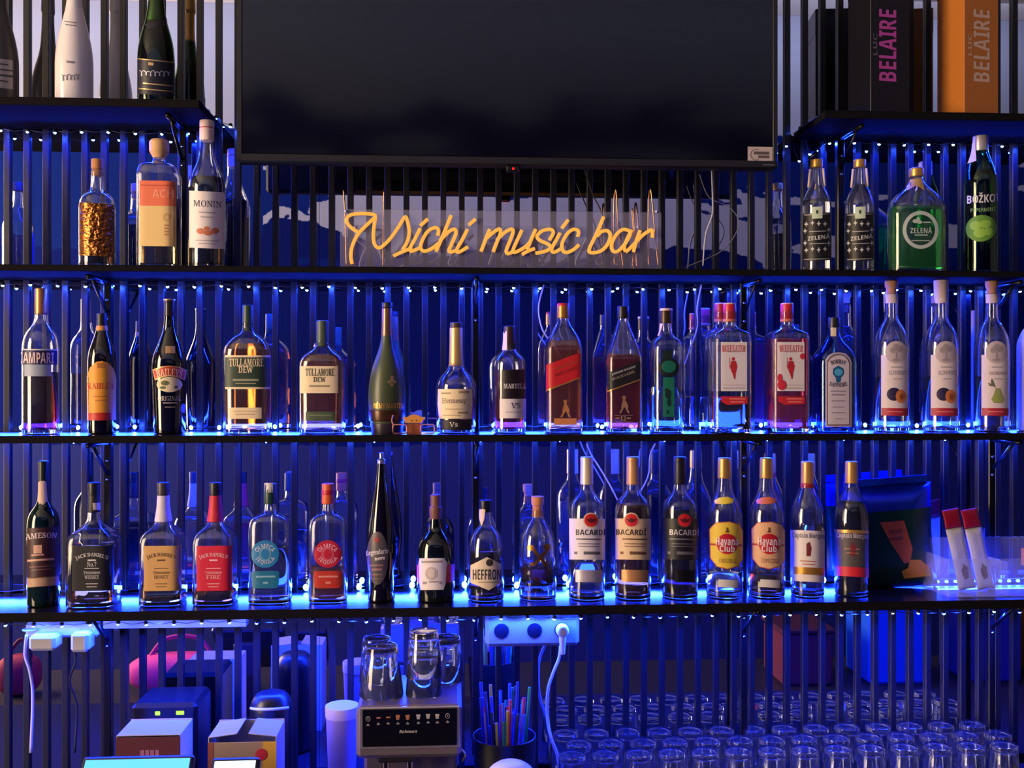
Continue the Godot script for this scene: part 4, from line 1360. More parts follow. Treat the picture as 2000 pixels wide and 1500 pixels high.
# ------------------------------------------------------------------ row 4
func row_4() -> void:
	var cream := mat(rgb(230, 204, 168), 0.6)
	var white := mat(rgb(230, 220, 224), 0.55)
	var gold := mat(rgb(216, 164, 84), 0.34, 0.7)
	var black := mat(rgb(16, 15, 17), 0.45)
	var red := mat(rgb(206, 34, 44), 0.45)
	var l: Node3D
	# irish whiskey
	var b := bottle("whiskey_bottle", "dark green whiskey bottle with a maroon label and cream neck strip", "bottle", 85, 4, [[33, 1187], [33, 1022], [29, 1002], [12, 982], [10.5, 950], [10, 905]], {"mat": mat(rgb(8, 26, 20), 0.06, 0.0, 0.6), "cut": 12.0})
	cap(b, [[10.8, 950], [10.6, 900]], mat(rgb(14, 22, 20), 0.4))
	sheet(b, "neck_label", [[76, 942], [79, 939], [87, 939], [90, 942], [92, 978], [84, 986], [75, 980]], mat(rgb(206, 178, 160), 0.6), 0.0014)
	l = sheet(b, "label", rect(53, 1030, 115, 1128), mat(rgb(54, 18, 24), 0.5))
	write(b, l, "JAMESON", 78, 1047, 66, 14, mat(rgb(206, 186, 190), 0.5), "serif bold", 0.0008, 0.0, 220)
	print_lines(b, l, [[66, 82, 1072, 16], [62, 86, 1083, 3], [54, 106, 1093, 4]], mat(rgb(196, 150, 130), 0.5))
	print_lines(b, l, [[58, 104, 1106, 2], [62, 100, 1112, 2]], mat(rgb(120, 84, 86), 0.5))
	sheet(b, "lower_label", rect(53, 1126, 115, 1145), mat(rgb(176, 140, 112), 0.5))
	# three square american whiskeys
	jack(184, "square whiskey bottle with a black label and black cap", rgb(18, 17, 24), rgb(200, 198, 198), rgb(22, 20, 24), rgb(26, 24, 30), rgb(140, 70, 24), 1064, 46, false)
	jack(319, "square whiskey bottle with a honey-tan label and pale neck wrap", rgb(206, 158, 96), rgb(84, 66, 44), rgb(60, 54, 60), rgb(206, 200, 220), rgb(206, 130, 40), 1136, 41, true)
	jack(421, "square whiskey bottle with a red label and red neck wrap", rgb(206, 30, 60), rgb(236, 190, 196), rgb(30, 26, 26), rgb(196, 30, 50), rgb(180, 70, 30), 1150, 40, true)
	# two tequilas
	tequila(528, "clear tequila bottle with a blue round label and green-white cap", rgb(26, 120, 176), rgb(20, 110, 150), rgb(26, 60, 52), 518, 41, Color(0.95, 0.97, 1.0))
	tequila(641, "tequila bottle with a crimson round label and orange-red cap", rgb(186, 24, 52), rgb(190, 50, 36), rgb(214, 90, 44), 640, 37, rgb(206, 110, 60))
	# tall cone
	b = bottle("rum_bottle", "tall tapering black rum bottle with an oval grey label", "bottle", 745, 4, [[27, 1184], [23, 1150], [25, 1122], [29, 1085], [28, 1050], [21, 1000], [11, 940], [8.5, 915], [8, 900]], {"mat": mat(rgb(14, 8, 8), 0.05, 0.0, 0.7), "cut": 18.0})
	cap(b, [[8.6, 906], [8.4, 898], [4, 896], [4.6, 884]], mat(rgb(196, 190, 206), 0.25, 0.8))
	turn_px(b, "neck_ring", [[14.6, 968], [13.6, 962]], mat(rgb(200, 160, 100), 0.3, 0.8))
	l = sheet(b, "label", oval(737, 1090, 21, 52, 30), mat(rgb(84, 76, 80), 0.45, 0.2))
	write(b, l, "Legendario", 737, 1079, 42, 13, white, "serif bold", 0.0009, 0.1)
	scribble(b, l, 742, 1091, 20, 8, 4, white)
	sheet(b, "seal_print", oval(736, 1054, 5, 6, 12), mat(rgb(150, 34, 34), 0.5), 0.0009, l)
	print_lines(b, l, [[722, 748, 1104, 3], [726, 746, 1112, 4], [726, 748, 1122, 2], [728, 744, 1130, 1.5]], mat(rgb(150, 110, 110), 0.5))
	# squat dark rum
	b = bottle("rum_bottle", "squat dark green rum bottle with a cream portrait label and red side bands", "bottle", 851, 4, [[36, 1181], [37, 1078], [33, 1056], [22, 1042], [13, 1032], [11.5, 1012], [11.5, 1000]], {"mat": mat(rgb(12, 16, 12), 0.06, 0.0, 0.6), "cut": 12.0})
	cap(b, [[11.5, 1016], [12.5, 1000], [12.5, 990], [10, 988], [10.5, 966]], mat(rgb(120, 72, 50), 0.5), "stopper")
	sheet(b, "side_bands", [[812, 1102], [826, 1104], [868, 1104], [889, 1102], [889, 1126], [884, 1138], [816, 1138], [812, 1126]], mat(rgb(196, 36, 56), 0.5))
	l = sheet(b, "label", [[820, 1090], [867, 1090], [874, 1101], [872, 1106], [870, 1140], [866, 1152], [822, 1152], [820, 1140], [819, 1106], [818, 1100]], white, 0.0008)
	sheet(b, "portrait_print", oval(843, 1120, 12, 13, 18), mat(rgb(190, 176, 178), 0.6), 0.0012, l)
	sheet(b, "portrait_print", oval(843, 1119, 7, 9, 14), mat(rgb(214, 196, 192), 0.6), 0.0016, l)
	print_lines(b, l, [[824, 864, 1097, 4], [826, 834, 1138, 5], [838, 856, 1136, 3], [858, 862, 1138, 5]], mat(rgb(160, 146, 146), 0.6), 0.0012)
	# dome-shouldered rum
	b = bottle("rum_bottle", "dome-shouldered rum bottle with a cream hexagon label and dark stopper", "bottle", 949, 4, [[35, 1175], [35, 1074], [31, 1048], [22, 1034], [13, 1026], [12, 1008], [12, 990]], {"cut": 14.0})
	liquid(b, 1076, rgb(70, 22, 14))
	cap(b, [[12.4, 1000], [13, 976]], mat(rgb(16, 18, 36), 0.35), "stopper")
	sheet(b, "neck_seal", [[936, 994], [942, 988], [948, 996], [946, 1014], [941, 1028], [937, 1012]], mat(rgb(222, 196, 150), 0.6), 0.0014)
	l = sheet(b, "label", [[919, 1104], [951, 1088], [979, 1102], [979, 1138], [955, 1153], [919, 1138]], mat(rgb(226, 206, 178), 0.6))
	write(b, l, "HEFFRON", 951, 1122, 54, 20, mat(rgb(52, 44, 40), 0.6), "bold")
	sheet(b, "seal_print", oval(956, 1099, 7, 7, 16), mat(rgb(60, 50, 46), 0.6), 0.0008, l)
	print_lines(b, l, [[934, 974, 1137, 1.5]], mat(rgb(140, 120, 100), 0.6))
	# cross emblem rum
	b = bottle("rum_bottle", "clear round rum bottle with a bronze cross emblem and cork", "bottle", 1050, 4, [[36, 1176], [37, 1078], [34, 1048], [24, 1026], [12, 1012], [11, 1000], [11, 994]], {"cut": 14.0, "foot": 0.022})
	liquid(b, 1108, rgb(120, 30, 30), 0.15)
	cap(b, [[9.8, 1010], [9.8, 988], [12.2, 985], [12.6, 969]], mat(rgb(206, 132, 78), 0.7), "cork")
	var st := begin()
	for p in [[[1037, 1072], [1042, 1068], [1068, 1100], [1063, 1104]], [[1068, 1070], [1073, 1074], [1047, 1104], [1042, 1100]], oval(1037, 1070, 7, 6, 12), oval(1068, 1068, 7, 6, 12), oval(1041, 1102, 5, 4, 10), oval(1066, 1103, 5, 4, 10)]:
		lay(st, b, p, 0.0008)
	part("emblem", done_sheet(st), mat(rgb(150, 104, 54), 0.3, 0.8), b.node)
	# three rums with the round red badge
	rum_trio(1146, "clear rum bottle with a white label, round red badge and pale cap", rgb(240, 244, 250), 1096, white, rgb(46, 42, 54), rgb(236, 214, 178), rgb(196, 186, 196), false)
	rum_trio(1236, "golden rum bottle with a cream label, round red badge and copper cap", rgb(150, 66, 26), 984, mat(rgb(228, 196, 152), 0.55), rgb(60, 40, 34), rgb(216, 160, 108), rgb(206, 150, 100), false)
	rum_trio(1328, "dark rum bottle with a black label, round red badge and black cap", rgb(40, 12, 12), 994, mat(rgb(26, 24, 26), 0.45), rgb(190, 186, 190), rgb(30, 26, 26), rgb(22, 20, 22), true)
	# two cuban rums
	havana(1415, "clear rum bottle with a yellow label, round red badge and gold cap", rgb(232, 196, 60), rgb(236, 206, 60), rgb(240, 244, 250), 1116)
	havana(1497, "rum bottle with a peach label, round red badge and gold cap", rgb(224, 172, 128), rgb(214, 110, 80), rgb(110, 40, 20), 1118)
	# two spiced rums
	captain(1577, "clear spiced rum bottle with a white label and gold band", true)
	captain(1663, "black spiced rum bottle with a grey label and red band", false)
	snacks()

func jack(x: float, label: String, c: Color, ink: Color, capc: Color, wrap: Color, liq: Color, level: float, hw: float, wrapped: bool) -> void:
	var b := bottle("whiskey_bottle", label, "bottle", x, 4, [[hw, 1182], [hw, 1056], [hw - 4, 1042], [16, 1022], [12, 1008], [11, 975], [11, 955]], {"n": 5.0, "dr": 0.95, "cut": 9.0})
	liquid(b, level, liq)
	cap(b, [[11.8, 968], [12, 942]], mat(capc, 0.4))
	if wrapped:
		turn_px(b, "neck_wrap", [[17, 1018], [13, 992], [11.6, 966]], mat(wrap, 0.55))
	else:
		turn_px(b, "neck_wrap", [[12.6, 1000], [11.6, 966]], mat(wrap, 0.5))
		sheet(b, "neck_label", [[x - 3, 982], [x + 12, 982], [x + 11, 996], [x - 2, 996]], mat(rgb(214, 196, 160), 0.6), 0.0016)
	var m := mat(ink, 0.5)
	var l := sheet(b, "label", rect(x - hw + 3, 1066, x + hw * 0.78, 1154), mat(c, 0.5))
	var cx := x - hw * 0.1
	write(b, l, "JACK DANIEL'S", cx, 1084, hw * 1.4, 9, m, "serif bold", 0.0008, 0.0, 70)
	if not wrapped:
		write(b, l, "No.7", cx, 1102, 18, 9, m, "serif", 0.0008)
	write(b, l, "Tennessee", cx, 1118, 32, 6, m, "serif", 0.0008)
	write(b, l, "FIRE" if ink.r > 0.9 else ("HONEY" if wrapped else "WHISKEY"), cx, 1127, 28, 7, m, "serif", 0.0008)
	print_lines(b, l, [[cx - 14, cx + 14, 1110, 1], [cx - 8, cx + 8, 1094, 3], [cx - 12, cx + 12, 1140, 1.2], [cx - 10, cx + 10, 1146, 1.2]], m)

func tequila(x: float, label: String, c: Color, c2: Color, capc: Color, lx: float, hw: float, liq: Color) -> void:
	var b := bottle("tequila_bottle", label, "bottle", x, 4, [[hw, 1180], [hw, 1026], [hw - 4, 1012], [24, 1004], [12, 1000], [11, 985], [11, 965]], {"n": 3.4, "dr": 0.75, "cut": 8.0})
	liquid(b, 1068 if lx < 600 else 1104, liq, 0.0 if lx < 600 else 0.15)
	cap(b, [[12.6, 984], [12.2, 944]], mat(capc, 0.4))
	if lx > 600:
		turn_px(b, "cap_band", [[12.9, 966], [12.7, 956]], mat(rgb(190, 30, 40), 0.4))
	else:
		sheet(b, "cap_seal", rect(x - 9, 943, x + 4, 962), mat(rgb(214, 206, 206), 0.5), 0.0026)
	var pale := mat(c.lerp(Color(0.95, 0.85, 0.9), 0.72), 0.5)
	var l := sheet(b, "roundel", oval(lx, 1082, 27, 27, 32), mat(c, 0.5))
	write(b, l, "OLMECA", lx, 1066, 42, 9, pale, "bold", 0.0008, 0.0, 20)
	write(b, l, "TEQUILA", lx, 1099, 42, 9, pale, "bold", 0.0008, 0.0, -20)
	sheet(b, "mask_print", oval(lx, 1082, 12, 14, 20), mat(c.lerp(Color(0.9, 0.8, 0.8), 0.35), 0.5), 0.0008, l)
	sheet(b, "mask_print", oval(lx, 1082, 8, 10, 16), mat(c, 0.5), 0.0012, l)
	l = sheet(b, "lower_label", [[lx - 27, 1117], [lx - 23, 1115], [lx + 24, 1115], [lx + 28, 1118], [lx + 26, 1146], [lx + 20, 1149], [lx - 20, 1149], [lx - 26, 1146]], mat(c2, 0.5))
	print_lines(b, l, [[lx - 18, lx + 20, 1126, 3.5], [lx - 4, lx + 6, 1138, 4]], mat(c2.lerp(Color.WHITE, 0.45), 0.5))

func rum_trio(x: float, label: String, liq: Color, level: float, lm: Material, ink: Color, capc: Color, low: Color, dark: bool) -> void:
	var b := bottle("rum_bottle", label, "bottle", x, 4, [[35, 1172], [36, 998], [33, 980], [15, 962], [12, 946], [11.5, 910]], {"cut": 9.0})
	liquid(b, level, liq, 0.15 if liq.r > 0.4 and liq.g < 0.5 else 0.0)
	cap(b, [[12.8, 946], [12.4, 902], [12.8, 900], [12.4, 892]], mat(capc, 0.4, 0.0 if dark else 0.35))
	var l := sheet(b, "label", rect(x - 34, 1013, x + 35, 1093), lm)
	var m := mat(ink, 0.45, 0.3 if dark else 0.0)
	var d := 8.0 if not dark else 9.0
	if x > 1200 and not dark:
		d = -3.0
	var e := sheet(b, "badge", oval(x + d, 1016, 15, 15, 26), mat(rgb(224, 190, 150) if not dark else rgb(60, 54, 56), 0.45), 0.0008)
	sheet(b, "badge_field", oval(x + d, 1016, 12.5, 12.5, 26), mat(rgb(206, 36, 40), 0.45), 0.0012, e)
	sheet(b, "badge_emblem", [[x + d - 10, 1013], [x + d - 4, 1014], [x + d, 1011], [x + d + 4, 1014], [x + d + 10, 1013], [x + d + 5, 1019], [x + d, 1021], [x + d - 5, 1019]], mat(rgb(90, 18, 22), 0.5), 0.0016, e)
	write(b, l, "BACARDÍ", x + d, 1038, 58, 14, m, "bold", 0.0008)
	print_lines(b, l, [[x - 20, x + 28, 1053, 3], [x - 16, x + 26, 1062, 1.5], [x - 16, x + 26, 1067, 1.5], [x - 6, x + 26, 1080, 6], [x - 24, x - 18, 1080, 5]], mat(ink.lerp(low, 0.45), 0.5, 0.3))
	sheet(b, "lower_label", rect(x - 22 if not dark else x - 10, 1113, x + 30, 1137), mat(low, 0.4, 0.45))

func havana(x: float, label: String, c: Color, band: Color, liq: Color, level: float) -> void:
	var b := bottle("rum_bottle", label, "bottle", x, 4, [[36, 1172], [36.5, 1012], [33, 990], [17, 962], [14, 938], [12.5, 930], [12.5, 905]], {"cut": 14.0})
	liquid(b, level, liq)
	cap(b, [[13.6, 934], [13.4, 900], [12.6, 894]], mat(rgb(222, 168, 88), 0.36, 0.65))
	sheet(b, "neck_band", [[x - 20, 978], [x - 10, 972], [x + 6, 970], [x + 18, 974], [x + 16, 982], [x, 985], [x - 18, 984]], mat(band, 0.5), 0.0006)
	var oct := [[x - 30, 1034], [x - 18, 1021], [x + 10, 1018], [x + 30, 1023], [x + 36, 1036], [x + 36, 1092], [x + 26, 1106], [x + 6, 1112], [x - 14, 1108], [x - 28, 1092]]
	sheet(b, "label_border", oct, mat(rgb(176, 70, 40), 0.5))
	var inner := []
	for q in oct:
		inner.append([x + 3 + (q[0] - x - 3) * 0.955, 1064 + (q[1] - 1064) * 0.965])
	var l := sheet(b, "label", inner, mat(c, 0.55), 0.0008)
	sheet(b, "stripe", rect(x - 29, 1062, x + 34, 1066), mat(rgb(176, 60, 40), 0.5), 0.0011, l)
	var e := sheet(b, "badge", oval(x + 5, 1062, 20, 20, 30), mat(rgb(190, 24, 40), 0.5), 0.0014)
	var white := mat(rgb(236, 222, 222), 0.5)
	write(b, e, "Havana", x + 5, 1057, 42, 15, white, "bold", 0.0018)
	write(b, e, "Club", x + 5, 1071, 28, 13, white, "bold", 0.0018)
	sheet(b, "figure_print", [[x + 1, 1040], [x + 4, 1034], [x + 3, 1030], [x + 7, 1030], [x + 8, 1036], [x + 9, 1040]], mat(rgb(110, 70, 40), 0.5), 0.0012, l)
	write(b, l, "ORIGINAL" if band.g > 0.6 else "ESPECIAL", x + 7, 1095, 34, 8, mat(rgb(120, 84, 50), 0.5), "serif", 0.0012)
	sheet(b, "lower_label", rect(x - 12, 1132, x + 26, 1147), mat(rgb(206, 200, 200), 0.5))

func captain(x: float, label: String, pale: bool) -> void:
	var b := bottle("rum_bottle", label, "bottle", x, 4, [[33, 1168], [34, 1008], [30, 988], [16, 958], [12.5, 946], [12.5, 912]], {"cut": 12.0})
	liquid(b, 1022 if pale else 978, rgb(238, 242, 250) if pale else rgb(22, 8, 8))
	cap(b, [[13, 944], [12.6, 904], [12, 901]], mat(rgb(216, 160, 90), 0.38, 0.5))
	if pale:
		turn_px(b, "cap_foot", [[13.2, 953], [13.2, 943]], mat(rgb(196, 44, 40), 0.45))
	var ink := mat(rgb(96, 92, 120) if pale else rgb(206, 196, 196), 0.5)
	var l := sheet(b, "label", rect(x - 33, 1036, x + 33, 1136 if pale else 1108), mat(rgb(232, 220, 214), 0.55) if pale else mat(rgb(84, 76, 76), 0.5))
	write(b, l, "Captain Morgan", x + 2, 1047, 62, 13, ink, "serif bold", 0.0008)
	print_lines(b, l, [[x - 14, x + 16, 1096 if pale else 1072, 2], [x - 10, x + 14, 1102 if pale else 1080, 2]], mat(rgb(190, 120, 100), 0.5))
	# plain dark mark in place of the figure
	sheet(b, "mark_print", [[x - 2, 1062], [x + 4, 1058], [x + 8, 1070], [x + 6, 1086], [x - 2, 1086]], mat(rgb(120, 40, 44), 0.5), 0.0008, l)
	if pale:
		sheet(b, "band", rect(x - 33, 1108, x + 33, 1122), mat(rgb(206, 150, 66), 0.36, 0.6), 0.0008, l)
	else:
		sheet(b, "band", rect(x - 33, 1107, x + 33, 1126), mat(rgb(216, 40, 50), 0.45), 0.0008)
		sheet(b, "rim_band", rect(x - 33, 1035, x + 33, 1041), mat(rgb(220, 170, 90), 0.36, 0.6), 0.0008)

# ------------------------------------------------------------------ snacks at the end of the lowest shelf
func snacks() -> void:
	# crisp bag: a puffed foil bag leaning back
	var foot := ray(1744, 1165, 0.062)
	var k := ray(1745, 750, 0.062).x - ray(1744, 750, 0.062).x
	var bag := thing("crisp_bag", "puffed green crisp bag with an orange panel and blue foil top", "bag", Vector3(foot.x, Y[4], 0.062))
	bag.rotation.z = 0.07
	var w := 176.0 * k
	var h := 196.0 * k
	var d := 0.05
	part("bag_body", puff(w, h, d, 0.0, 0.76), mat(rgb(14, 56, 42), 0.3), bag)
	part("bag_top", puff(w, h, d, 0.76, 1.0), mat(rgb(20, 50, 200), 0.22, 0.5), bag)
	var panel := begin()
	bag_sheet(panel, w, h, d, [[-0.16, 0.66], [0.12, 0.66], [0.20, 0.38], [0.16, 0.25], [0.09, 0.25], [-0.05, 0.46]], 0.0012)
	part("orange_panel", done_sheet(panel), mat(rgb(196, 92, 44), 0.4), bag)
	panel = begin()
	bag_sheet(panel, w, h, d, [[0.06, 0.17], [0.13, 0.20], [0.16, 0.28], [0.28, 0.27], [0.40, 0.18], [0.40, 0.10], [0.10, 0.09]], 0.0022)
	part("crisp_print", done_sheet(panel), mat(rgb(216, 140, 40), 0.5), bag)
	panel = begin()
	for y in [0.58, 0.51]:
		bag_sheet(panel, w, h, d, [[-0.06, y], [0.10, y], [0.10, y - 0.035], [-0.06, y - 0.035]], 0.0018)
	part("panel_print", done_sheet(panel), mat(rgb(150, 66, 34), 0.5), bag)
	var seal := begin()
	add_span(seal, Vector3(-w * 0.46, h, -0.0015), Vector3(w * 0.46, h + 0.016, 0.0015), 0.0006)
	part("seal", done(seal), mat(rgb(30, 70, 220), 0.25, 0.5), bag)
	# clear acrylic tray with snack sachets
	var a := ray(1850, 1165, 0.175)
	var c := ray(2060, 1165, 0.175)
	var tray := thing("acrylic_tray", "clear acrylic tray beside the crisp bag", "tray", Vector3(a.x, Y[4], 0.066))
	var tw := c.x - a.x
	var ph := ray(1826, 1092, 0.175).y - Y[4]
	var clear := pane(Color(0.86, 0.88, 0.92), 0.13)
	part("front_panel", span(Vector3(0, 0.003, 0.112), Vector3(tw, ph, 0.115), 0.0006), clear, tray)
	part("back_panel", span(Vector3(0, 0.003, 0.0), Vector3(tw, ph * 1.35, 0.003), 0.0006), clear, tray)
	part("floor_panel", span(Vector3(0, 0.0, 0.0), Vector3(tw, 0.003, 0.115), 0.0006), clear, tray)
	part("side_panel", span(Vector3(0, 0.003, 0.003), Vector3(0.003, ph, 0.112), 0.0006), clear, tray)
	part("divider", span(Vector3(tw * 0.55, 0.003, 0.003), Vector3(tw * 0.55 + 0.003, ph * 0.9, 0.112), 0.0006), clear, tray)
	for i in 2:
		var p := ray([1880.0, 1917.0][i], 1090, 0.10)
		var sach := thing("snack_sachet", ["white snack sachet with a red top, leaning in the acrylic tray", "white snack sachet with a red top, against the tray's divider"][i], "sachet", Vector3(p.x + 0.008, Y[4] + 0.0035, 0.105))
		sach.rotation = Vector3(-0.12, 0.0, 0.16)
		var sw := 0.040
		var sh := ray(1880, 985, 0.1).y - Y[4] - 0.012
		part("sachet_body", puff(sw, sh * 0.76, 0.012, 0.0, 1.0), mat(rgb(190, 189, 192), 0.35), sach)
		part("sachet_top", puff(sw, sh * 0.24, 0.006, 0.0, 1.0), mat(rgb(150, 16, 36), 0.35), sach, Vector3(0, sh * 0.76, 0))
		var pr := begin()
		bag_sheet(pr, sw, sh * 0.76, 0.012, [[-0.2, 0.30], [0.0, 0.42], [0.22, 0.34], [0.16, 0.18], [-0.12, 0.16]], 0.0006)
		part("biscuit_print", done_sheet(pr), mat(rgb(96, 60, 46), 0.5), sach)
	# bright LED bar behind the tray
	var lb := ray(1824, 1136, 0.048)
	var le := ray(2080, 1136, 0.048)
	var bar := thing("led_bar", "bright blue-white LED bar behind the acrylic tray", "light bar", Vector3(lb.x, lb.y, 0.048))
	part("bar_housing", span(Vector3(0, -0.005, -0.004), Vector3(le.x - lb.x, 0.005, 0.0), 0.001), mat(rgb(60, 60, 70), 0.4), bar)
	for i in 14:
		part("led_bulb", ball(0.0042, 0.8), glow(Color(0.2, 0.4, 1.0), 40.0), bar, Vector3(0.008 + i * 0.0205, 0, 0.001))
	area("led_bar_light", Vector3((lb.x + le.x) / 2, lb.y, 0.056), Vector3(0.3, PI, 0), Vector2(le.x - lb.x, 0.008), BLUE, 0.10)

func bag_point(w: float, h: float, d: float, u: float, v: float) -> Vector3:
	# u -0.5..0.5 across, v 0..1 up: the front of a puffed bag
	var e := clampf(minf(0.5 - absf(u), minf(v, 1.0 - v) * h / w) * 2.0, 0.0, 1.0)
	var z := d / 2 * pow(sin(clampf(e * 1.5, 0.0, 1.0) * PI / 2), 0.8)
	return Vector3(u * w * (1.0 - 0.06 * sin(v * PI)), v * h, z + 0.0012 * sin(u * 40.0 + v * 13.0) * e)

func puff(w: float, h: float, d: float, v0: float, v1: float) -> ArrayMesh:
	var st := begin()
	st.set_smooth_group(0)
	var nu := 14
	var nv := maxi(4, roundi(18 * (v1 - v0)))
	for side in [1.0, -1.0]:
		for i in nu:
			for j in nv:
				var q := []
				for e in [[0, 0], [0, 1], [1, 1], [1, 0]]:
					var p := bag_point(w, h, d, -0.5 + float(i + e[0]) / nu, lerpf(v0, v1, float(j + e[1]) / nv))
					p.z *= side
					q.append(p)
				if side < 0.0:
					q.reverse()
				quad(st, q[0], q[1], q[2], q[3])
	return done_sheet(st)

func bag_sheet(st: SurfaceTool, w: float, h: float, d: float, poly: Array, lift: float) -> void:
	st.set_smooth_group(0)
	var p := PackedVector2Array()
	for q in poly:
		p.append(Vector2(q[0], q[1]) * 100.0)
	for i in 12:
		for j in 12:
			var a := Vector2(-50 + i * 100 / 12.0, j * 100 / 12.0)
			var c := a + Vector2.ONE * (100 / 12.0)
			for piece in Geometry2D.intersect_polygons(p, PackedVector2Array([a, Vector2(c.x, a.y), c, Vector2(a.x, c.y)])):
				var tri := Geometry2D.triangulate_polygon(piece)
				for t in range(0, tri.size(), 3):
					var x := piece[tri[t]]
					var y := piece[tri[t + 1]]
					var z := piece[tri[t + 2]]
					var seq := [x, y, z] if (y - x).cross(z - x) < 0.0 else [x, z, y]
					for v in seq:
						st.add_vertex(bag_point(w, h, d, v.x * 0.01, v.y * 0.01) + Vector3(0, 0, lift))

# ------------------------------------------------------------------ the back counter below the shelves
const CT := 0.747

func counter() -> void:
	var body := thing("back_counter", "dark back counter under the shelves", "counter", Vector3(0, 0, 0))
	part("counter_top", span(Vector3(-1.5, CT - 0.03, 0.032), Vector3(1.8, CT, 0.52), 0.003), mat(rgb(34, 32, 44), 0.3), body)
	part("counter_front", span(Vector3(-1.5, 0, 0.08), Vector3(1.8, CT - 0.03, 0.48), 0.003), mat(rgb(24, 22, 30), 0.6), body)
	# rows of upturned tumblers
	var clear := glass(Color(0.94, 0.96, 1.0), 0.05, 0.03, 0.01)
	var cup := tumbler_mesh(0.027, 0.031, 0.098, 0.0022)
	for r in 3:
		var z := 0.050 + 0.064 * r
		for i in 14:
			var x := ray(1116 + 64.5 * i + (20 if r % 2 else 0), 750, 0.165).x
			single("tumbler", cup, clear, Vector3(x, CT, z), "upturned clear tumbler in the rows of glasses on the back counter", "glass", "upturned tumblers on the back counter")
	coffee_machine()
	bottom_left()
	bottom_middle()

# an upturned glass: closed thick base on top, open below
func tumbler_mesh(top: float, rim: float, h: float, wall: float) -> ArrayMesh:
	var outer := [Vector2(rim - wall, 0.0), Vector2(rim, 0.0), Vector2(top, h), Vector2(0, h)]
	var v := []
	for q in fillet(outer, 0.004):
		v.append([q.x, q.y, 0.0])
	var inner := [Vector2(0, h - 0.014), Vector2(top - wall, h - 0.013), Vector2(rim - wall, 0.0)]
	var all := []
	for q in fillet(inner, 0.004):
		all.append([q.x, q.y, 0.0])
	return lathe(all + v.slice(1), 2.0, 1.0, 28)

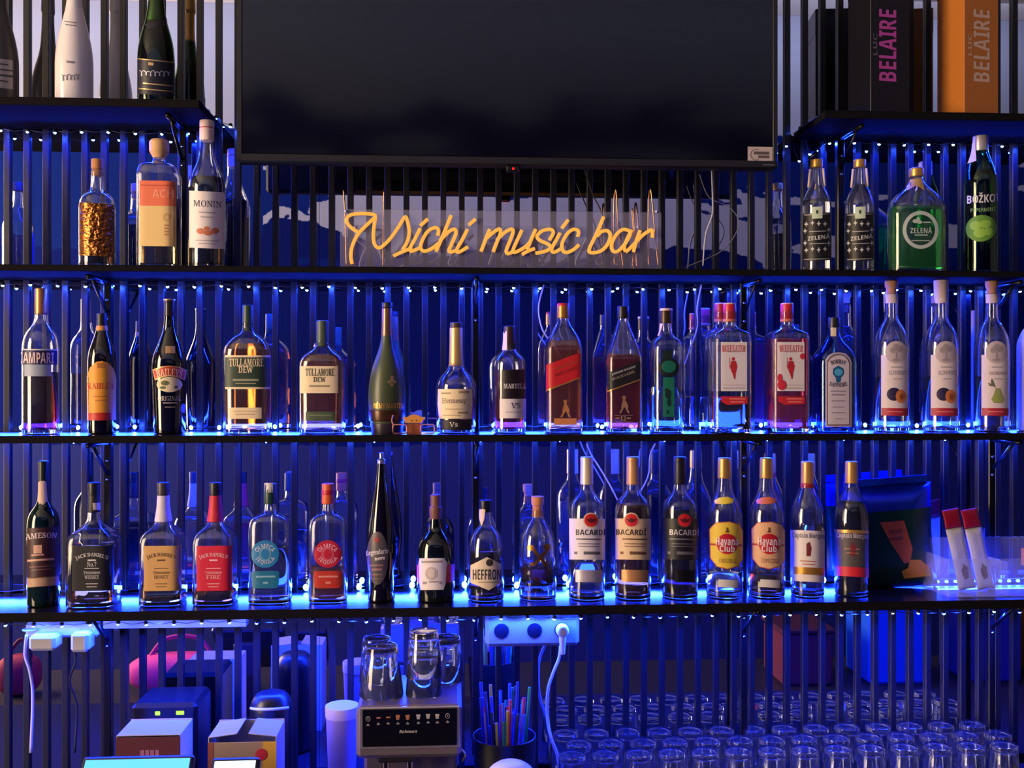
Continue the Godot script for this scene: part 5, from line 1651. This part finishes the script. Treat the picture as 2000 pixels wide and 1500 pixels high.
func coffee_machine() -> void:
	var zf := 0.40
	var tl := ray(695, 1381, zf)
	var br := ray(902, 1480, zf)
	var w := br.x - tl.x
	var cx := (br.x + tl.x) / 2
	var o := thing("coffee_machine", "grey automatic coffee machine with a black touch panel of drink icons", "coffee machine", Vector3(cx, CT, zf))
	var grey := mat(rgb(124, 112, 118), 0.36, 0.45)
	var y1 := tl.y - CT
	var y0 := br.y - CT
	part("head", span(Vector3(-w / 2, y0, -0.20), Vector3(w / 2, y1, 0.0), 0.008), grey, o)
	part("tower", span(Vector3(-w / 2 + 0.008, 0.03, -0.20), Vector3(w / 2 - 0.008, y0, -0.07), 0.006), grey, o)
	part("base_tray", span(Vector3(-w / 2 + 0.004, 0, -0.20), Vector3(w / 2 - 0.004, 0.03, 0.03), 0.005), mat(rgb(60, 56, 60), 0.4), o)
	part("panel_rim", span(Vector3(-w / 2 + 0.006, y0 + 0.019, -0.004), Vector3(w / 2 - 0.003, y1 - 0.001, 0.002), 0.0015), mat(rgb(214, 204, 198), 0.25, 0.8), o)
	var panel := part("touch_panel", span(Vector3(-w / 2 + 0.012, y0 + 0.024, 0.0), Vector3(w / 2 - 0.009, y1 - 0.004, 0.0035), 0.001), mat(rgb(12, 10, 12), 0.12), o)
	var k := w / 207.0
	var icons := [[719, 1403, 0], [739, 1401, 1], [758, 1400, 1], [777, 1400, 2], [796, 1400, 2], [817, 1399, 3], [836, 1398, 3], [854, 1398, 3], [874, 1397, 0]]
	for e in icons:
		var at := Vector3((e[0] - 798.5) * k, ray(e[0], e[1], zf).y - CT, 0.0036)
		var st := begin()
		st.set_smooth_group(-1)
		var warm := mat(rgb(176, 110, 84), 0.5) if e[2] in [1, 2] else mat(rgb(176, 170, 172), 0.5)
		if e[2] == 0:
			var pts := PackedVector3Array()
			for i in 13:
				pts.append(Vector3(4.2 * k * cos(TAU * i / 12), 4.6 * k * sin(TAU * i / 12), 0))
			add_tube(st, pts, 0.0006, 4)
			add_span(st, Vector3(-k, -k, -0.0003), Vector3(k, k, 0.0004), 0.0)
		elif e[2] == 1:
			add_span(st, Vector3(-3.5 * k, -1.5 * k, -0.0003), Vector3(3.5 * k, 1.5 * k, 0.0004), 0.0003)
			add_span(st, Vector3(3.5 * k, -0.5 * k, -0.0003), Vector3(5 * k, 1.5 * k, 0.0004), 0.0003)
		else:
			add_span(st, Vector3(-4 * k, 0.5 * k, -0.0003), Vector3(4 * k, 5 * k, 0.0004), 0.0003)
			add_span(st, Vector3(-3 * k, -4.5 * k, -0.0003), Vector3(3 * k, 0.5 * k, 0.0004), 0.0003)
		part("drink_icon", done(st), warm, panel, at)
		st = begin()
		add_span(st, Vector3(-3 * k, -13.5 * k, -0.0003), Vector3(3 * k, -11 * k, 0.0003), 0.0)
		add_span(st, Vector3(-1.2 * k, -11 * k, -0.0003), Vector3(1.2 * k, -9 * k, 0.0003), 0.0)
		part("icon_caption", done(st), mat(rgb(140, 134, 138), 0.5), panel, at)
	for e in [["Rohnson", 797.5, 1427.0, 34.0, 6.0]]:
		var st := begin()
		for v in word(e[0], e[3] * k, e[4] * k, "bold"):
			st.add_vertex(Vector3((e[1] - 798.5) * k + v.x + v.y * 0.2, ray(e[1], e[2], zf).y - CT + v.y, 0.0038))
		part("lettering", done_sheet(st), mat(rgb(186, 180, 184), 0.5), panel)
	for s in [-1.0, 1.0]:
		part("spout", turned([[0.007, -0.035], [0.009, 0.0]], 0.002, 16), mat(rgb(190, 170, 140), 0.2, 1.0), o, Vector3(-0.022 + s * 0.022, y0 - 0.001, -0.035))
	part("spout_block", span(Vector3(-0.058, y0 - 0.012, -0.07), Vector3(0.014, y0 + 0.002, -0.012), 0.004), mat(rgb(40, 36, 38), 0.35), o)
	part("milk_hose_hook", tube(smooth([Vector3(w / 2 - 0.004, y0 + 0.012, -0.02), Vector3(w / 2 + 0.006, y0 + 0.002, -0.012), Vector3(w / 2 + 0.002, y0 - 0.014, -0.02)]), 0.002, 6), mat(rgb(190, 190, 196), 0.25, 1.0), o)
	# glasses on the machine
	var top := CT + y1
	var clear := glass(Color(0.94, 0.96, 1.0), 0.05, 0.03, 0.01)
	var kk := ray(751, 750, 0.33).x - ray(750, 750, 0.33).x
	var cup := tumbler_mesh(31 * kk, 44 * kk, 98 * kk, 0.0024)
	var small := tumbler_mesh(28 * kk, 36.5 * kk, 90 * kk, 0.0024)
	var g := "upturned glasses on the coffee machine"
	var at := ray(745, 1372, 0.33)
	single("tumbler", cup, clear, Vector3(at.x, top, 0.33), "upturned wide glass standing alone on the coffee machine's top", "glass", g)
	at = ray(828, 1372, 0.33)
	single("tumbler", small, clear, Vector3(at.x, top, 0.33), "lower glass of the nested pair on the coffee machine", "glass", g)
	single("tumbler", small, clear, Vector3(at.x, top + 0.034, 0.33), "upper glass of the nested pair on the coffee machine", "glass", g)
	at = ray(736, 1340, 0.245)
	single("tumbler", small, clear, Vector3(at.x, top, 0.245), "upturned glass behind the lone glass on the coffee machine", "glass", g)
	at = ray(872, 1340, 0.245)
	single("tumbler", small, clear, Vector3(at.x, top, 0.245), "upturned glass at the back edge of the coffee machine", "glass", g)

func plug(parent: Node3D, called: String, at: Vector3, r: float, len: float, m: Material) -> void:
	var p := part(called, turned([[r, 0.0], [r, len * 0.5], [r * 0.5, len]], 0.003, 16), m, parent, at)
	p.rotation.x = PI / 2

func bottom_left() -> void:
	# power strip with adapters fixed under the lowest shelf
	var z := 0.075
	var a := ray(48, 1216, z)
	var b := ray(192, 1262, z)
	var o := thing("power_strip", "white power strip with square adapters under the lowest shelf's end", "power strip", Vector3((a.x + b.x) / 2, b.y, z))
	var w := b.x - a.x
	var h := a.y - b.y
	var white := mat(rgb(190, 189, 188), 0.4)
	part("strip_body", span(Vector3(-w / 2, h * 0.35, -0.035), Vector3(w / 2, h, 0.0), 0.006), white, o)
	part("adapter", span(Vector3(-w * 0.36, 0.0, -0.01), Vector3(0.0, h * 0.62, 0.035), 0.006), white, o)
	part("adapter", span(Vector3(w * 0.2, -0.004, -0.01), Vector3(w * 0.44, h * 0.7, 0.035), 0.006), white, o)
	part("socket_ring", turned([[0.016, 0.0], [0.016, 0.003]], 0.001, 20), mat(rgb(160, 160, 160), 0.4), o, Vector3(-w * 0.42, h * 0.7, 0.0))
	cable("extension_cable", "white cord dropping from the power strip to the back counter", [[52, 1240, 0.10], [49, 1280, 0.10], [58, 1310, 0.10], [64, 1360, 0.09], [60, 1470, 0.09]], 0.003, rgb(206, 200, 210))
	cable("adapter_cable", "black cord hanging from the adapter under the lowest shelf", [[140, 1255, 0.10], [148, 1290, 0.10], [136, 1330, 0.09], [150, 1380, 0.08], [146, 1470, 0.08]], 0.0024, rgb(20, 20, 26))
	# pale cable duct
	var c := ray(203, 1212, 0.06)
	var d := ray(482, 1223, 0.06)
	single("cable_duct", span(Vector3(0, d.y - c.y, -0.02), Vector3(d.x - c.x, 0, 0.006), 0.001), mat(rgb(184, 180, 178), 0.5), c, "pale straight cable duct under the lowest shelf", "duct")
	# carton with open flaps, dark red
	carton(226, 352, 1436, 0.30, rgb(80, 20, 40), rgb(176, 172, 168), "dark red carton with its top flaps open", true)
	carton(406, 540, 1438, 0.36, rgb(160, 136, 122), rgb(180, 176, 172), "pale carton with a torn open top and yellow side", false)
	# two screens facing the barkeeper
	screen(168, 372, 1484, "wide tilted till screen glowing pale blue in front of the cartons", Color(0.35, 0.72, 1.0), 1.6)
	screen(420, 500, 1486, "small card terminal with a white glowing screen", Color(0.85, 0.92, 1.0), 1.8)
	# dark device with a green digit display
	var e := ray(255, 1376, 0.165)
	var f := ray(385, 1470, 0.165)
	var dev := thing("till_printer", "black till printer with small green indicator lights behind the red carton", "printer", Vector3((e.x + f.x) / 2, CT, 0.165))
	var dw := f.x - e.x
	part("casing", span(Vector3(-dw / 2, 0, -0.12), Vector3(dw / 2, e.y - CT, 0), 0.008), mat(rgb(17, 17, 19), 0.3), dev)
	for q in [[308, 1393, 0.005], [352, 1392, 0.008], [309, 1410, 0.004]]:
		var p := ray(q[0], q[1], 0.165)
		part("indicator_led", span(Vector3(-q[2], -0.004, 0), Vector3(q[2], 0.004, 0.002), 0.001), glow(Color(0.75, 1.0, 0.3), 1.1), dev, Vector3(p.x, p.y, 0.165) - dev.position)
	# rounded speaker with a pale arc
	var s := ray(497, 1366, 0.16)
	var t := ray(560, 1366, 0.16)
	var sp := thing("round_speaker", "dark round-topped speaker with a pale arc on its face", "speaker", Vector3((s.x + t.x) / 2, CT, 0.15))
	var sw := (t.x - s.x) / 2 + 0.01
	part("speaker_body", turned([[sw, 0.0], [sw, s.y - CT - 0.01], [sw * 0.7, s.y - CT + 0.012]], 0.012, 28), mat(rgb(16, 16, 18), 0.35), sp)
	var arc := PackedVector3Array()
	for i in 9:
		var an := deg_to_rad(30 + i * 15)
		arc.append(Vector3(cos(an) * (sw + 0.001), s.y - CT - 0.014 + 0.004 * sin(i * PI / 8), sin(an) * (sw + 0.001)))
	part("pale_arc", tube(arc, 0.0028, 6), mat(rgb(206, 210, 212), 0.4), sp)

func carton(x0: float, x1: float, ytop: float, z: float, c: Color, inside: Color, label: String, dark: bool) -> void:
	var a := ray(x0, ytop, z)
	var b := ray(x1, ytop, z)
	var w := b.x - a.x
	var h := a.y - CT
	var o := thing("carton", label, "carton", Vector3((a.x + b.x) / 2, CT, z))
	var d := 0.09
	var m := mat(c, 0.6)
	part("front_wall", span(Vector3(-w / 2, 0, -0.002), Vector3(w / 2, h - (0.005 if dark else 0.012), 0.0), 0.0006), m, o)
	part("back_wall", span(Vector3(-w / 2, 0, -d), Vector3(w / 2, h, -d + 0.002), 0.0006), mat(inside, 0.6), o)
	for s in [-1.0, 1.0]:
		part("side_wall", span(Vector3(s * w / 2, 0, -d + 0.002), Vector3(s * (w / 2 - 0.002), h - 0.004, -0.002), 0.0006), mat(inside, 0.6), o)
	part("floor", span(Vector3(-w / 2 + 0.002, 0, -d + 0.002), Vector3(w / 2 - 0.002, 0.002, -0.002), 0.0005), m, o)
	if dark:
		part("top_panel", span(Vector3(-w / 2, h - 0.004, -d), Vector3(w / 2, h - 0.002, -0.004), 0.0005), mat(inside, 0.6), o)
	else:
		for s in [-1.0, 1.0]:
			var fl := part("flap", span(Vector3(0, -0.001, -d + 0.003), Vector3(-s * w * 0.42, 0.001, -0.003), 0.0005), mat(inside, 0.6), o, Vector3(s * w / 2, h - 0.004, 0))
			fl.rotation.z = s * -0.12
	if dark:
		var st := begin()
		for i in 4:
			add_span(st, Vector3(-0.014 + i * 0.009, h - 0.04, 0.0), Vector3(-0.007 + i * 0.009, h - 0.029, 0.0005), 0.0)
		part("print", done(st), mat(rgb(150, 90, 130), 0.6), o)
	else:
		part("yellow_print", span(Vector3(w * 0.30, 0, 0.0), Vector3(w * 0.5, h - 0.012, 0.0006), 0.0), mat(rgb(220, 170, 70), 0.6), o)
		part("brown_print", span(Vector3(-w * 0.5, 0, 0.0), Vector3(-w * 0.42, h - 0.012, 0.0006), 0.0), mat(rgb(150, 80, 70), 0.6), o)
		var dot := part("red_dot", turned([[0.011, 0.0], [0.011, 0.0006]], 0.0002, 20), mat(rgb(196, 40, 70), 0.6), o, Vector3(w * 0.28, h - 0.035, 0.0007))
		dot.rotation.x = PI / 2

func screen(x0: float, x1: float, ytop: float, label: String, c: Color, e: float) -> void:
	var z := 0.46
	var a := ray(x0, ytop, z)
	var b := ray(x1, ytop, z)
	var w := b.x - a.x
	var h := 0.16 if w > 0.12 else 0.12
	var top := a.y - CT
	var o := thing("till_screen" if w > 0.12 else "card_terminal", label, "screen", Vector3((a.x + b.x) / 2, CT, z))
	part("stand", span(Vector3(-0.03, 0, -0.05), Vector3(0.03, top - 0.03, -0.022), 0.004), mat(rgb(30, 30, 36), 0.4), o)
	var body := part("casing", span(Vector3(-w / 2 - 0.006, -h, -0.016), Vector3(w / 2 + 0.006, 0.006, 0.0), 0.004), mat(rgb(26, 27, 31), 0.35), o, Vector3(0, top, 0))
	body.rotation.x = -0.7
	part("screen_glass", span(Vector3(-w / 2, -h + 0.008, 0.0), Vector3(w / 2, -0.001, 0.0014), 0.0005), glow(c, e), body)
	area("screen_light", Vector3(o.position.x, CT + top - 0.04, z + 0.06), Vector3(0.7, PI, 0), Vector2(w * 0.9, 0.1), c, 0.05 * w / 0.2)

func bottom_middle() -> void:
	# long socket strip with a plugged-in white lead
	var z := 0.085
	var a := ray(948, 1203, z)
	var b := ray(1132, 1262, z)
	var o := thing("socket_strip", "grey three-way socket strip under the lowest shelf with one white plug", "power strip", Vector3((a.x + b.x) / 2, b.y, z))
	var w := b.x - a.x
	var h := a.y - b.y
	part("strip_body", span(Vector3(-w / 2, 0, -0.04), Vector3(w / 2, h, 0), 0.008), mat(rgb(128, 127, 128), 0.35), o)
	for q in [0.17, 0.52, 0.81]:
		var ring := part("socket", turned([[0.016, 0.0], [0.016, 0.0015]], 0.0005, 24), mat(rgb(10, 10, 14), 0.4), o, Vector3(-w / 2 + w * q, h * 0.52, 0.0))
		ring.rotation.x = PI / 2
	var lead := thing("white_plug", "white plug with its lead in the socket strip", "plug", Vector3(o.position.x - w / 2 + w * 0.81, b.y + h * 0.55, z + 0.002))
	var white := mat(rgb(214, 213, 211), 0.4)
	var head := part("plug_head", turned([[0.014, 0.0], [0.014, 0.016], [0.010, 0.024]], 0.004, 20), white, lead)
	head.rotation.x = PI / 2
	part("plug_neck", turned([[0.005, -0.05], [0.008, -0.012], [0.010, 0.0]], 0.002, 14), white, lead, Vector3(0, 0, 0.014))
	var pts := []
	for q in [[1095, 1262, 0.10], [1092, 1285, 0.10], [1080, 1315, 0.105], [1070, 1350, 0.11], [1069, 1400, 0.11], [1076, 1440, 0.12], [1090, 1480, 0.12], [1096, 1530, 0.12]]:
		pts.append(ray(q[0], q[1], q[2]) - lead.position)
	part("lead", tube(smooth(pts), 0.0034, 8), white, lead)
	# blue cables above, behind the bottles
	cable("blue_lit_cable", "thin pale cable drooping behind the red-label whisky on the third shelf", [[1062, 556, 0.06], [1052, 600, 0.06], [1058, 640, 0.06], [1075, 668, 0.06], [1095, 700, 0.06]], 0.0016, rgb(200, 198, 198))
	cable("curling_cable", "thin pale cable curling down beside the gin twins on the third shelf", [[1370, 556, 0.06], [1362, 600, 0.06], [1362, 640, 0.06], [1350, 675, 0.06], [1338, 710, 0.06]], 0.0016, rgb(200, 198, 198))
	cable("slack_cable", "thin pale cable hanging behind the white-labelled rum on the lowest shelf", [[1146, 866, 0.06], [1156, 890, 0.06], [1172, 915, 0.06], [1190, 945, 0.06], [1208, 980, 0.06]], 0.0016, rgb(200, 198, 198))
	cable("looped_cable", "thin pale cable hanging behind the golden rum on the lowest shelf", [[1280, 866, 0.06], [1270, 890, 0.06], [1268, 920, 0.06], [1262, 940, 0.06], [1248, 965, 0.06]], 0.0018, rgb(200, 198, 198))
	# dark tub of drinking straws
	var p := ray(985, 1440, 0.27)
	var tub := thing("straw_tub", "dark round tub holding the drinking straws", "tub", Vector3(p.x, CT, 0.27))
	var tr := 0.062
	var th := p.y - CT + 0.005
	part("tub_body", turned([[tr * 0.85, 0.0], [tr, th], [tr - 0.003, th], [tr * 0.82, 0.006]], 0.0015, 28), mat(rgb(14, 14, 15), 0.4), tub)
	var rng := RandomNumberGenerator.new()
	rng.seed = 11
	var cols := [rgb(30, 60, 220), rgb(190, 30, 50), rgb(30, 150, 70), rgb(40, 80, 230), rgb(210, 190, 60), rgb(24, 40, 160), rgb(20, 20, 30)]
	var cn := ["blue", "red", "green", "bright blue", "yellow", "navy", "black"]
	for i in 34:
		var an := rng.randf() * TAU
		var rr := sqrt(rng.randf()) * tr * 0.72
		var base := Vector3(cos(an) * rr * 0.8, 0.012, sin(an) * rr * 0.8)
		var tip := Vector3(cos(an) * rr * 1.25 + rng.randf_range(-0.008, 0.008), th + rng.randf_range(0.035, 0.10), sin(an) * rr * 1.2)
		var ci := i % 7
		single("drinking_straw", tube(PackedVector3Array([Vector3.ZERO, tip - base]), 0.003, 7), mat(cols[ci], 0.35), tub.position + base, "%s plastic drinking straw in the dark tub" % cn[ci], "straw", "drinking straws in the dark tub")
	# pale lid at the bottom edge, lilac-tinted cup behind the machine
	var d := ray(998, 1489, 0.44)
	var jar := thing("white_sugar_bowl", "white round-lidded bowl in front of the straw tub", "bowl", Vector3(d.x, CT, 0.44))
	part("bowl_body", turned([[0.034, 0.0], [0.044, d.y - CT - 0.03]], 0.006, 28), mat(rgb(216, 212, 210), 0.35), jar)
	part("bowl_lid", turned([[0.045, d.y - CT - 0.03], [0.040, d.y - CT - 0.012], [0.022, d.y - CT]], 0.008, 28), mat(rgb(222, 218, 216), 0.35), jar)
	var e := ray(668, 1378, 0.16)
	var cup := thing("lilac_lit_cup", "paper cup tinted lilac as if lit by the blue LEDs, behind the coffee machine", "cup", Vector3(e.x, CT, 0.16))
	part("cup_wall", turned([[0.025, 0.0], [0.033, e.y - CT]], 0.002, 24), mat(rgb(150, 132, 176), 0.5), cup)  # lilac tint puts the blue LED light into the paper's colour
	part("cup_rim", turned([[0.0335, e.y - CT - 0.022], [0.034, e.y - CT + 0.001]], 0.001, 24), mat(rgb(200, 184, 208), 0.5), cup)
